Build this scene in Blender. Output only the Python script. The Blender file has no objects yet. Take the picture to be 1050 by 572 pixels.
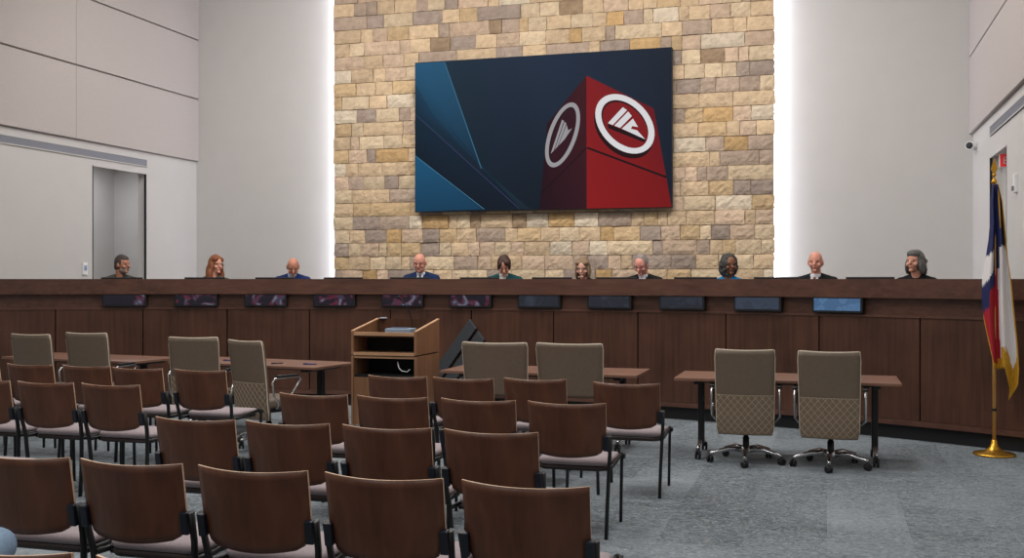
import bpy, bmesh, math, random
from math import sin, cos, pi, radians as R, atan2, sqrt, hypot
from mathutils import Vector, Matrix, Euler, noise
random.seed(7)
S = bpy.context.scene
C = S.collection

# ------------------------------------------------------------------ camera
CAM = Vector((0, 0, 1.6)); F = 1095.0; TH = math.atan(323 / F)
cd = bpy.data.cameras.new('camera'); cam = bpy.data.objects.new('camera', cd); C.objects.link(cam)
cam.location = CAM; cam.rotation_euler = (R(90), 0, TH)
cd.sensor_width = 36; cd.lens = 36 * F / 1050; cd.clip_start = .05; cd.clip_end = 100
S.camera = cam
S.view_settings.view_transform = 'Standard'; S.view_settings.look = 'None'
S.view_settings.gamma = 1; S.view_settings.use_curve_mapping = False; S.view_settings.exposure = -.05

# room constants (metres; X to the right, Y towards the back wall)
XL, XR, YB, YF, ZC = -10.35, 1.94, 16.0, -5.0, 6.62
AX, AY, AR = -4.2, 1.53, 11.0       # centre and radius of the curved dais front
PLAT = .55

def plane_xz(px, py, Y):             # a point of the photograph on a wall plane at depth Y
    u = (px - 525) / F
    dx, dy = -sin(TH) + u * cos(TH), cos(TH) + u * sin(TH)
    t = Y / dy
    return dx * t, 1.6 - (py - 286) / F * t

# ------------------------------------------------------------------ materials
def lin(c):
    return tuple((v / 255 / 12.92 if v / 255 <= .04045 else ((v / 255 + .055) / 1.055) ** 2.4) for v in c)
MATS = {}
def mat(name, col, rough=.5, metal=0, noise_amt=0, noise_scale=20, bump=0, bump_scale=80, spec=.5, emit=None, es=1):
    m = bpy.data.materials.new(name); m.use_nodes = True
    nt = m.node_tree; b = nt.nodes['Principled BSDF']
    c = (*lin(col), 1)
    b.inputs['Base Color'].default_value = c
    b.inputs['Roughness'].default_value = rough; b.inputs['Metallic'].default_value = metal
    b.inputs['Specular IOR Level'].default_value = spec
    if noise_amt or bump:
        tc = nt.nodes.new('ShaderNodeTexCoord')
    if noise_amt:
        n = nt.nodes.new('ShaderNodeTexNoise'); n.inputs['Scale'].default_value = noise_scale; n.inputs['Detail'].default_value = 5
        nt.links.new(tc.outputs['Object'], n.inputs['Vector'])
        r = nt.nodes.new('ShaderNodeValToRGB')
        r.color_ramp.elements[0].position = .3; r.color_ramp.elements[1].position = .7
        r.color_ramp.elements[0].color = (*[v * (1 - noise_amt) for v in c[:3]], 1)
        r.color_ramp.elements[1].color = (*[min(1, v * (1 + noise_amt)) for v in c[:3]], 1)
        nt.links.new(n.outputs['Fac'], r.inputs['Fac']); nt.links.new(r.outputs['Color'], b.inputs['Base Color'])
    if bump:
        n2 = nt.nodes.new('ShaderNodeTexNoise'); n2.inputs['Scale'].default_value = bump_scale; n2.inputs['Detail'].default_value = 6
        nt.links.new(tc.outputs['Object'], n2.inputs['Vector'])
        bp = nt.nodes.new('ShaderNodeBump'); bp.inputs['Strength'].default_value = bump; bp.inputs['Distance'].default_value = .01
        nt.links.new(n2.outputs['Fac'], bp.inputs['Height']); nt.links.new(bp.outputs['Normal'], b.inputs['Normal'])
    if emit:
        b.inputs['Emission Color'].default_value = (*lin(emit), 1); b.inputs['Emission Strength'].default_value = es
    MATS[name] = m
    return m

def wood(name, c1, c2, rough=.35, axis='Z', scale=1.0, spec=.5, wscale=(30, 30, 1.2)):
    m = bpy.data.materials.new(name); m.use_nodes = True
    nt = m.node_tree; b = nt.nodes['Principled BSDF']
    tc = nt.nodes.new('ShaderNodeTexCoord'); mp = nt.nodes.new('ShaderNodeMapping')
    s = list(wscale)
    if axis == 'X': s = [wscale[2], wscale[1], wscale[0]]
    if axis == 'Y': s = [wscale[0], wscale[2], wscale[1]]
    mp.inputs['Scale'].default_value = [v * scale for v in s]
    nt.links.new(tc.outputs['Object'], mp.inputs['Vector'])
    n = nt.nodes.new('ShaderNodeTexNoise'); n.inputs['Scale'].default_value = 1; n.inputs['Detail'].default_value = 6; n.inputs['Distortion'].default_value = .6
    nt.links.new(mp.outputs['Vector'], n.inputs['Vector'])
    n2 = nt.nodes.new('ShaderNodeTexNoise'); n2.inputs['Scale'].default_value = 2.2; n2.inputs['Detail'].default_value = 3
    nt.links.new(tc.outputs['Object'], n2.inputs['Vector'])
    mx = nt.nodes.new('ShaderNodeMath'); mx.operation = 'MULTIPLY_ADD'; mx.inputs[1].default_value = .45; 
    nt.links.new(n2.outputs['Fac'], mx.inputs[0])
    m2 = nt.nodes.new('ShaderNodeMath'); m2.operation = 'MULTIPLY'; m2.inputs[1].default_value = .55
    nt.links.new(n.outputs['Fac'], m2.inputs[0]); nt.links.new(m2.outputs[0], mx.inputs[2])
    r = nt.nodes.new('ShaderNodeValToRGB')
    r.color_ramp.elements[0].position = .33; r.color_ramp.elements[1].position = .68
    r.color_ramp.elements[0].color = (*lin(c1), 1); r.color_ramp.elements[1].color = (*lin(c2), 1)
    nt.links.new(mx.outputs[0], r.inputs['Fac']); nt.links.new(r.outputs['Color'], b.inputs['Base Color'])
    b.inputs['Roughness'].default_value = rough; b.inputs['Specular IOR Level'].default_value = spec
    MATS[name] = m
    return m

wall_m = mat('painted_wall', (199, 196, 194), .75, noise_amt=.015, noise_scale=3, bump=.04, bump_scale=200, spec=.2)
panel_m = mat('fabric_panel', (186, 178, 175), .9, noise_amt=.03, noise_scale=60, bump=.15, bump_scale=300, spec=.1)
ceil_m = mat('ceiling_paint', (210, 208, 205), .9)
groove_m = mat('panel_shadow_gap', (150, 144, 141), .9)
black_m = mat('black_metal', (16, 16, 18), .45, bump=.03)
bead_m = mat('bead_grey', (70, 68, 68), .6)
blackpl_m = mat('black_plastic', (20, 21, 24), .5, bump=.03)
bracket_m = mat('bracket_plastic', (24, 30, 42), .4)
chrome_m = mat('polished_aluminium', (205, 206, 208), .18, 1, noise_amt=.05)
vent_m = mat('vent_metal', (138, 140, 150), .6)
white_m = mat('white_plastic', (225, 225, 226), .4, noise_amt=.01)
seat_m = mat('seat_fabric', (170, 157, 161), .85, noise_amt=.12, noise_scale=160, bump=.3, bump_scale=400, spec=.2)
shell_m = mat('seat_shell', (52, 42, 40), .5, noise_amt=.05)
back_m = wood('chair_plywood', (80, 48, 34), (116, 75, 54), .34, 'Z', 1.0, .4, (14, 14, 3))
edge_m = wood('plywood_edge', (196, 160, 132), (226, 196, 168), .5, 'X', 3)
quilt_m = mat('quilted_leather', (128, 110, 92), .5, noise_amt=.06, noise_scale=40, bump=.12, bump_scale=220, spec=.4)
leather_m = mat('taupe_leather', (113, 99, 85), .5, noise_amt=.06, noise_scale=40, bump=.12, bump_scale=220, spec=.4)
piping_m = mat('leather_edge', (204, 192, 172), .5, noise_amt=.04)
thread_m = mat('quilt_thread', (190, 178, 155), .7)
dais_m = wood('walnut_panel', (62, 39, 29), (95, 62, 47), .38, 'Z', 1.0, .45, (22, 22, 1.1))
fascia_m = wood('walnut_fascia', (72, 46, 37), (106, 72, 59), .36, 'X', 1.0, .5, (22, 22, 1.0))
kick_m = mat('black_kick', (20, 20, 24), .6, bump=.05)
podium_m = wood('podium_oak', (118, 84, 60), (158, 116, 86), .42, 'Z', 1.0, .4, (40, 40, 1.5))
podtrim_m = wood('podium_edge', (172, 130, 98), (206, 164, 128), .42, 'X', 1.0, .4, (40, 40, 1.5))
podin_m = wood('podium_inner_shade', (70, 46, 33), (98, 66, 48), .5, 'Z', 1.0, .3, (40, 40, 1.5))  # podium wood darkened, shading of the lectern's upper interior put into the colour
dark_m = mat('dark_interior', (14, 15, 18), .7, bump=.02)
table_m = wood('table_laminate', (184, 146, 130), (210, 172, 156), .32, 'X', 1.0, .4, (30, 30, 1.5))
tabedge_m = wood('table_edge', (112, 80, 66), (140, 102, 84), .45, 'X')
gold_m = mat('brass', (212, 160, 60), .25, .9, noise_amt=.06)
goldpole_m = wood('flag_pole_oak', (186, 134, 62), (220, 168, 92), .3, 'Z', 1, .5, (60, 60, 2))
fringe_m = mat('gold_fringe', (196, 146, 28), .7, noise_amt=.25, noise_scale=120, bump=.6, bump_scale=150)
fblue_m = mat('flag_blue', (18, 30, 82), .7, noise_amt=.08, noise_scale=60)
fred_m = mat('flag_red', (168, 20, 38), .7, noise_amt=.08, noise_scale=60)
fwhite_m = mat('flag_white', (226, 222, 222), .7, noise_amt=.03, noise_scale=60)
emblem_m = mat('brushed_grey_metal', (74, 77, 82), .42, .35, noise_amt=.08, noise_scale=50)
denim_m = mat('light_blue_cotton', (128, 152, 178), .85, noise_amt=.12, noise_scale=30, bump=.3, bump_scale=200)
strip_m = mat('led_strip', (255, 255, 255), .5, emit=(238, 242, 255), es=26)
plat_m = mat('platform_carpet', (96, 100, 104), .95, noise_amt=.15, noise_scale=60)

def carpet():
    m = bpy.data.materials.new('carpet_tiles'); m.use_nodes = True
    nt = m.node_tree; b = nt.nodes['Principled BSDF']; L = nt.links.new
    def N(t, **k):
        n = nt.nodes.new(t)
        for a, v in k.items(): n.inputs[a].default_value = v
        return n
    def math_(op, a, b_, c=None):
        n = nt.nodes.new('ShaderNodeMath'); n.operation = op
        for i, v in enumerate((a, b_, c)):
            if v is None: continue
            if isinstance(v, (int, float)): n.inputs[i].default_value = v
            else: L(v, n.inputs[i])
        return n.outputs[0]
    tc = nt.nodes.new('ShaderNodeTexCoord'); O = tc.outputs['Object']
    br = nt.nodes.new('ShaderNodeTexBrick')
    for k, v in {'Scale': 1, 'Brick Width': 1.0, 'Row Height': .5, 'Mortar Size': 0, 'Color1': (0, 0, 0, 1), 'Color2': (1, 1, 1, 1)}.items(): br.inputs[k].default_value = v
    sw = nt.nodes.new('ShaderNodeMapping'); sw.inputs['Rotation'].default_value = (0, 0, R(90)); L(O, sw.inputs['Vector']); L(sw.outputs['Vector'], br.inputs['Vector'])
    mp = nt.nodes.new('ShaderNodeMapping'); mp.inputs['Scale'].default_value = (20, 30, 1); L(O, mp.inputs['Vector'])
    weave = N('ShaderNodeTexNoise', Scale=1.0, Detail=6, Roughness=.75, Distortion=1.6); L(mp.outputs['Vector'], weave.inputs['Vector'])
    big = N('ShaderNodeTexNoise', Scale=.55, Detail=3, Distortion=.4); L(O, big.inputs['Vector'])
    fine = N('ShaderNodeTexNoise', Scale=130, Detail=3); L(O, fine.inputs['Vector'])
    # strength of the woven figure changes from tile to tile and over the room
    st = math_('ADD', math_('MULTIPLY_ADD', br.outputs['Color'], .30, .10), math_('MULTIPLY', big.outputs['Fac'], 1.1))
    st = math_('SUBTRACT', st, .35)
    dev = math_('MULTIPLY', math_('SUBTRACT', weave.outputs['Fac'], .5), math_('MULTIPLY_ADD', st, 2.7, .5))
    base = math_('SUBTRACT', .66, math_('MULTIPLY', st, .55))
    tone = math_('ADD', math_('ADD', base, dev), math_('MULTIPLY', math_('SUBTRACT', fine.outputs['Fac'], .5), .35))
    r = nt.nodes.new('ShaderNodeValToRGB'); e = r.color_ramp.elements
    e[0].position = .12; e[0].color = (*lin((74, 80, 84)), 1); e[1].position = .80; e[1].color = (*lin((176, 183, 189)), 1)
    x = e.new(.45); x.color = (*lin((126, 135, 142)), 1)
    L(tone, r.inputs['Fac'])
    mp4 = nt.nodes.new('ShaderNodeMapping'); mp4.inputs['Scale'].default_value = (22, 30, 1); mp4.inputs['Location'].default_value = (5, 9, 0); L(O, mp4.inputs['Vector'])
    n4 = N('ShaderNodeTexNoise', Scale=1.0, Detail=6, Roughness=.7); L(mp4.outputs['Vector'], n4.inputs['Vector'])
    r4 = nt.nodes.new('ShaderNodeValToRGB'); r4.color_ramp.elements[0].position = .56; r4.color_ramp.elements[1].position = .70; L(n4.outputs['Fac'], r4.inputs['Fac'])
    mx = nt.nodes.new('ShaderNodeMix'); mx.data_type = 'RGBA'
    L(math_('MULTIPLY', math_('MULTIPLY', r4.outputs['Color'], st), 1.5), mx.inputs[0]); L(r.outputs['Color'], mx.inputs[6]); mx.inputs[7].default_value = (*lin((162, 148, 124)), 1)
    L(mx.outputs[2], b.inputs['Base Color'])
    bp = nt.nodes.new('ShaderNodeBump'); bp.inputs['Strength'].default_value = .5; bp.inputs['Distance'].default_value = .01
    L(math_('ADD', fine.outputs['Fac'], weave.outputs['Fac']), bp.inputs['Height']); L(bp.outputs['Normal'], b.inputs['Normal'])
    b.inputs['Roughness'].default_value = .95; b.inputs['Specular IOR Level'].default_value = .15
    return m
carpet_m = carpet()

def attr_mat(name, rough, bump=0, bscale=60, emission=False, es=1.0):
    m = bpy.data.materials.new(name); m.use_nodes = True
    nt = m.node_tree; b = nt.nodes['Principled BSDF']; L = nt.links.new
    at = nt.nodes.new('ShaderNodeAttribute'); at.attribute_name = 'Col'
    if emission:
        b.inputs['Base Color'].default_value = (.004, .004, .005, 1)
        L(at.outputs['Color'], b.inputs['Emission Color']); b.inputs['Emission Strength'].default_value = es
        b.inputs['Specular IOR Level'].default_value = .04
    else:
        tc = nt.nodes.new('ShaderNodeTexCoord')
        n = nt.nodes.new('ShaderNodeTexNoise'); n.inputs['Scale'].default_value = 9; n.inputs['Detail'].default_value = 8; n.inputs['Roughness'].default_value = .65
        L(tc.outputs['Object'], n.inputs['Vector'])
        r = nt.nodes.new('ShaderNodeValToRGB'); r.color_ramp.elements[0].position = .3; r.color_ramp.elements[1].position = .7
        r.color_ramp.elements[0].color = (.78, .75, .72, 1); r.color_ramp.elements[1].color = (1.12, 1.1, 1.06, 1)
        L(n.outputs['Fac'], r.inputs['Fac'])
        mx = nt.nodes.new('ShaderNodeMix'); mx.data_type = 'RGBA'; mx.blend_type = 'MULTIPLY'; mx.inputs[0].default_value = 1
        L(at.outputs['Color'], mx.inputs[6]); L(r.outputs['Color'], mx.inputs[7]); L(mx.outputs[2], b.inputs['Base Color'])
        n2 = nt.nodes.new('ShaderNodeTexNoise'); n2.inputs['Scale'].default_value = bscale; n2.inputs['Detail'].default_value = 6
        L(tc.outputs['Object'], n2.inputs['Vector'])
        bp = nt.nodes.new('ShaderNodeBump'); bp.inputs['Strength'].default_value = bump; bp.inputs['Distance'].default_value = .02
        L(n2.outputs['Fac'], bp.inputs['Height']); L(bp.outputs['Normal'], b.inputs['Normal'])
        b.inputs['Specular IOR Level'].default_value = .2
    b.inputs['Roughness'].default_value = rough
    return m

# ------------------------------------------------------------------ mesh helpers
def NB(): return bmesh.new()
def box(bm, c, s, bev=0, mi=0, rot=None, seg=2):
    t = bmesh.new(); bmesh.ops.create_cube(t, size=1)
    bmesh.ops.scale(t, vec=s, verts=t.verts)
    if bev: bmesh.ops.bevel(t, geom=list(t.edges), offset=bev, segments=seg, profile=.6, affect='EDGES')
    M = Matrix.Translation(c)
    if rot is not None: M = M @ (rot.to_matrix().to_4x4() if isinstance(rot, Euler) else rot)
    merge(bm, t, M, mi)
def merge(bm, t, M=None, mi=None):
    vs = {}
    for v in t.verts: vs[v] = bm.verts.new(M @ v.co if M is not None else v.co)
    for f in t.faces:
        try:
            g = bm.faces.new([vs[v] for v in f.verts]); g.material_index = f.material_index if mi is None else mi; g.smooth = f.smooth
        except ValueError: pass
    t.free()
def tube(bm, pts, r, n=8, mi=0, caps=True, sq=None):
    # a swept round (or flat oval: sq=(rx, ry) about the sideways axis) bar
    pts = [Vector(p) for p in pts]; rings = []
    rr = r if isinstance(r, (list, tuple)) else [r] * len(pts)
    up0 = None
    for i, p in enumerate(pts):
        a = pts[max(0, i - 1)]; b = pts[min(len(pts) - 1, i + 1)]
        d = (b - a).normalized()
        if up0 is None:
            up0 = Vector((0, 0, 1)) if abs(d.z) < .9 else Vector((0, 1, 0))
        s = d.cross(up0)
        if s.length < 1e-4: s = d.cross(Vector((1, 0, 0)))
        s.normalize(); u = s.cross(d).normalized(); up0 = u
        ring = []
        for k in range(n):
            an = 2 * pi * k / n
            kx, ky = (rr[i], rr[i]) if sq is None else sq
            ring.append(bm.verts.new(p + s * (cos(an) * kx) + u * (sin(an) * ky)))
        rings.append(ring)
    for i in range(len(rings) - 1):
        for k in range(n):
            f = bm.faces.new((rings[i][k], rings[i][(k + 1) % n], rings[i + 1][(k + 1) % n], rings[i + 1][k])); f.material_index = mi; f.smooth = True
    if caps:
        f = bm.faces.new(rings[0][::-1]); f.material_index = mi
        f = bm.faces.new(rings[-1]); f.material_index = mi
def lathe(bm, prof, c=(0, 0, 0), n=24, mi=0, M=None):
    t = bmesh.new(); rings = []
    for r, z in prof:
        rings.append([t.verts.new((r * cos(2 * pi * k / n), r * sin(2 * pi * k / n), z)) for k in range(n)])
    for i in range(len(rings) - 1):
        for k in range(n):
            f = t.faces.new((rings[i][k], rings[i][(k + 1) % n], rings[i + 1][(k + 1) % n], rings[i + 1][k])); f.smooth = True
    t.faces.new(rings[0][::-1]); t.faces.new(rings[-1])
    merge(bm, t, (Matrix.Translation(c) @ M) if M is not None else Matrix.Translation(c), mi)
def prism(bm, poly, y0, y1, mi=0, M=None):
    # polygon in XZ extruded along Y
    t = bmesh.new()
    a = [t.verts.new((x, y0, z)) for x, z in poly]; b = [t.verts.new((x, y1, z)) for x, z in poly]
    t.faces.new(a); t.faces.new(b[::-1])
    n = len(poly)
    for i in range(n): t.faces.new((a[i], b[i], b[(i + 1) % n], a[(i + 1) % n]))
    bmesh.ops.recalc_face_normals(t, faces=t.faces)
    merge(bm, t, M if M is not None else Matrix(), mi)
def ell(bm, c, s, M=None, n=24, m=16, mi=0, fn=None):
    t = bmesh.new(); bmesh.ops.create_uvsphere(t, u_segments=n, v_segments=m, radius=1)
    for v in t.verts:
        d = v.co.copy()
        if fn: d = fn(d)
        v.co = Vector((d.x * s[0], d.y * s[1], d.z * s[2]))
    for f in t.faces: f.smooth = True
    MM = Matrix.Translation(c)
    if M is not None: MM = M @ MM
    merge(bm, t, MM, mi)
def caps(bm, a, b, r0, r1, M=None, n=14, mi=0):
    a = Vector(a); b = Vector(b); d = b - a; L = d.length; d.normalize()
    t = bmesh.new(); rings = []
    q = d.to_track_quat('Z', 'Y').to_matrix().to_4x4()
    pr = [(r0 * sin(k * pi / 10), -r0 * cos(k * pi / 10)) for k in range(1, 6)] + [(r1 * cos(k * pi / 10), L + r1 * sin(k * pi / 10)) for k in range(0, 5)]
    for r, z in pr: rings.append([t.verts.new((r * cos(2 * pi * k / n), r * sin(2 * pi * k / n), z)) for k in range(n)])
    for i in range(len(rings) - 1):
        for k in range(n):
            f = t.faces.new((rings[i][k], rings[i][(k + 1) % n], rings[i + 1][(k + 1) % n], rings[i + 1][k])); f.smooth = True
    t.faces.new(rings[0][::-1]); t.faces.new(rings[-1])
    MM = Matrix.Translation(a) @ q
    if M is not None: MM = M @ MM
    merge(bm, t, MM, mi)

def obj(name, bm, m, parent=None, world=False, recalc=True, smooth=None):
    if recalc: bmesh.ops.recalc_face_normals(bm, faces=bm.faces)
    if smooth is not None:
        for f in bm.faces: f.smooth = smooth
    me = bpy.data.meshes.new(name)
    if parent is not None and world:
        bmesh.ops.transform(bm, matrix=parent_matrix(parent).inverted(), verts=bm.verts)
    bm.to_mesh(me); bm.free()
    o = bpy.data.objects.new(name, me); C.objects.link(o)
    for mm in (m if isinstance(m, (list, tuple)) else [m]): me.materials.append(mm)
    if parent is not None: o.parent = parent
    return o
def parent_matrix(p):
    M = Matrix.Translation(p.location) @ p.rotation_euler.to_matrix().to_4x4()
    return parent_matrix(p.parent) @ M if p.parent else M
def tag(o, label=None, cat=None, group=None, kind=None):
    if label: o['label'] = label
    if cat: o['category'] = cat
    if group: o['group'] = group
    if kind: o['kind'] = kind
    return o
def thing(name, label, cat, loc=(0, 0, 0), rz=0, group=None):
    o = bpy.data.objects.new(name, None); C.objects.link(o)
    o.location = loc; o.rotation_euler = (0, 0, rz); o.empty_display_size = .1
    return tag(o, label, cat, group)
def center(o):          # a one-mesh thing gets its origin in its own middle
    vs = [v.co for v in o.data.vertices]
    c = Vector(((min(v.x for v in vs) + max(v.x for v in vs)) / 2, (min(v.y for v in vs) + max(v.y for v in vs)) / 2, min(v.z for v in vs)))
    o.data.transform(Matrix.Translation(-c)); o.location = c
    return o
def dup(root, loc, rz, label, group=None):
    r = root.copy(); C.objects.link(r); r.location = loc; r.rotation_euler = (0, 0, rz); r['label'] = label
    if group: r['group'] = group
    for ch in list(root.children):
        c = ch.copy(); C.objects.link(c); c.parent = r
        for g in ch.children:
            d = g.copy(); C.objects.link(d); d.parent = c
    return r
def struct(name, bm, m, **k):
    o = obj(name, bm, m, **k); o['kind'] = 'structure'; return o
def remeshed(name, bm, m, vox, parent=None, smooth_it=2):
    me = bpy.data.meshes.new(name); bm.to_mesh(me); bm.free()
    t = bpy.data.objects.new('tmp', me); C.objects.link(t)
    rm = t.modifiers.new('r', 'REMESH'); rm.mode = 'VOXEL'; rm.voxel_size = vox; rm.use_smooth_shade = True
    if smooth_it:
        sm = t.modifiers.new('s', 'SMOOTH'); sm.iterations = smooth_it; sm.factor = .5
    dg = bpy.context.evaluated_depsgraph_get()
    nm = bpy.data.meshes.new_from_object(t.evaluated_get(dg)); nm.name = name
    bpy.data.objects.remove(t); bpy.data.meshes.remove(me)
    nm.materials.clear(); nm.materials.append(m)
    o = bpy.data.objects.new(name, nm); C.objects.link(o)
    if parent is not None: o.parent = parent
    return o

# ------------------------------------------------------------------ room shell
bm = NB(); box(bm, ((XL + XR) / 2, (YB + YF) / 2, -.05), (XR - XL + .3, YB - YF + .3, .1)); struct('floor', bm, carpet_m)
bm = NB(); box(bm, ((XL + XR) / 2, (YB + YF) / 2, ZC + .05), (XR - XL + .3, YB - YF + .3, .1)); struct('ceiling', bm, ceil_m)
bm = NB(); box(bm, ((XL + XR) / 2, YB + .075, ZC / 2), (XR - XL + .3, .15, ZC)); struct('wall_back', bm, wall_m)
bm = NB(); box(bm, ((XL + XR) / 2, YF - .075, ZC / 2), (XR - XL + .3, .15, ZC)); struct('wall_front', bm, wall_m)
DL = (13.30, 14.60, 3.28); DR = (13.10, 14.40, 3.12)        # the two doorways behind the dais
def side_wall(name, x, s, D):
    bm = NB(); t = .15; xc = x + s * t / 2
    def pc(y0, y1, z0, z1): box(bm, (xc, (y0 + y1) / 2, (z0 + z1) / 2), (t, y1 - y0, z1 - z0))
    pc(YF, D[0], 0, ZC); pc(D[1], YB, 0, ZC); pc(D[0], D[1], D[2], ZC); pc(D[0], D[1], 0, PLAT)
    # the recess behind the opening
    dep = 1.5; xo = x + s * (t + dep)
    def bx(x0, x1, y0, y1, z0, z1): box(bm, ((x0 + x1) / 2, (y0 + y1) / 2, (z0 + z1) / 2), (abs(x1 - x0), y1 - y0, z1 - z0))
    a = x + s * t
    e = 1.4
    bx(xo, xo + s * .1, D[0] - .3, D[1] + e, PLAT, D[2] + .3)
    bx(a, xo, D[0] - .4, D[0] - .3, PLAT, D[2] + .3); bx(a, xo, D[1] + e, D[1] + e + .1, PLAT, D[2] + .3)
    bx(a, xo, D[0] - .4, D[1] + e + .1, D[2] + .3, D[2] + .4); bx(a, xo, D[0] - .4, D[1] + e + .1, PLAT - .1, PLAT)
    struct(name, bm, wall_m)
side_wall('wall_left', XL, -1, DL); side_wall('wall_right', XR, 1, DR)
def jamb(name, x, s, D):
    bm = NB(); w = .022
    for y in (D[0] + w / 2, D[1] - w / 2): box(bm, (x + s * .012, y, (PLAT + D[2]) / 2), (.03, w, D[2] - PLAT), .003)
    box(bm, (x + s * .012, (D[0] + D[1]) / 2, D[2] - w / 2), (.03, D[1] - D[0], w), .003, 1)
    struct(name, bm, [black_m, wall_m])
jamb('trim_1', XL, -1, DL); jamb('trim_2', XR, 1, DR)
# raised platform behind the dais
bm = NB(); N = 48
a0 = atan2(XR - AX, sqrt((AR + .12) ** 2 - (XR - AX) ** 2))
arc = [(AX + (AR + .12) * sin(a0 * (2 * i / N - 1)), AY + (AR + .12) * cos(a0 * (2 * i / N - 1))) for i in range(N + 1)]
top = [bm.verts.new((x, y, PLAT)) for x, y in arc]; bk = [bm.verts.new((x, YB, PLAT)) for x, y in arc]
lo = [bm.verts.new((x, y, 0)) for x, y in arc]; bl = [bm.verts.new((x, YB, 0)) for x, y in arc]
for i in range(N):
    bm.faces.new((top[i], top[i + 1], bk[i + 1], bk[i])); bm.faces.new((lo[i], lo[i + 1], top[i + 1], top[i]))
    bm.faces.new((bk[i], bk[i + 1], bl[i + 1], bl[i])); bm.faces.new((bl[i], bl[i + 1], lo[i + 1], lo[i]))
bm.faces.new((top[0], bk[0], bl[0], lo[0])); bm.faces.new((top[N], lo[N], bl[N], bk[N]))
struct('stage_platform', bm, plat_m)

# fabric panels on the upper side walls
rowz = [(3.60, 4.665), (4.665, 5.675), (5.675, ZC)]
rown = ['bottom', 'middle', 'top']
def panels(x, s, cols, side, coln):
    for ci, (y0, y1) in enumerate(cols):
        for ri, (z0, z1) in enumerate(rowz):
            bm = NB(); g = .011
            box(bm, (x - s * .025, (y0 + y1) / 2, (z0 + z1) / 2), (.05, y1 - y0 - g * (.7 if ci or 1 else 0), z1 - z0 - 2 * g), .008)
            o = center(obj('acoustic_panel', bm, panel_m))
            tag(o, f'beige wall panel, {rown[ri]} row of the {side} wall, {coln[ci]}', 'wall panel', f'fabric panels on the {side} wall')
    bm = NB(); ya = min(c[0] for c in cols); yb = max(c[1] for c in cols)
    box(bm, (x - s * .004, (ya + yb) / 2, (3.60 + ZC) / 2), (.008, yb - ya, ZC - 3.60)); struct('trim_3' if side == 'left' else 'trim_4', bm, groove_m)
panels(XL, -1, [(12.89, 16.0), (9.78, 12.89), (6.67, 9.78)], 'left', ['next to the back corner', 'second from the back corner', 'third from the back corner'])
panels(XR, 1, [(10.3, 16.0), (4.6, 10.3)], 'right', ['next to the back corner', 'nearer the seats'])
def vent(x, s, y0, y1, z0, z1, label):
    t = thing('air_vent', label, 'vent', (x, (y0 + y1) / 2, z0))
    bm = NB(); L = y1 - y0; h = z1 - z0
    for zz in (.008, h - .008): box(bm, (-s * .009, 0, zz), (.018, L, .016), .003)
    for yy in (-L / 2, L / 2): box(bm, (-s * .009, yy, h / 2), (.018, .016, h), .003)
    obj('frame', bm, wall_m, t)
    bm = NB(); box(bm, (-s * .008, 0, h / 2), (.012, L, h)); obj('backing', bm, vent_m, t)
    bm = NB()
    for k in range(5): box(bm, (-s * .013, 0, h * (k + 1) / 6), (.012, L - .02, .006))
    obj('louvre', bm, vent_m, t)
vent(XL, -1, 9.0, 14.6, 3.37, 3.50, 'long grey slot air vent above the left doorway')
vent(XR, 1, 9.0, 14.3, 3.36, 3.49, 'long grey slot air vent above the right doorway')

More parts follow.
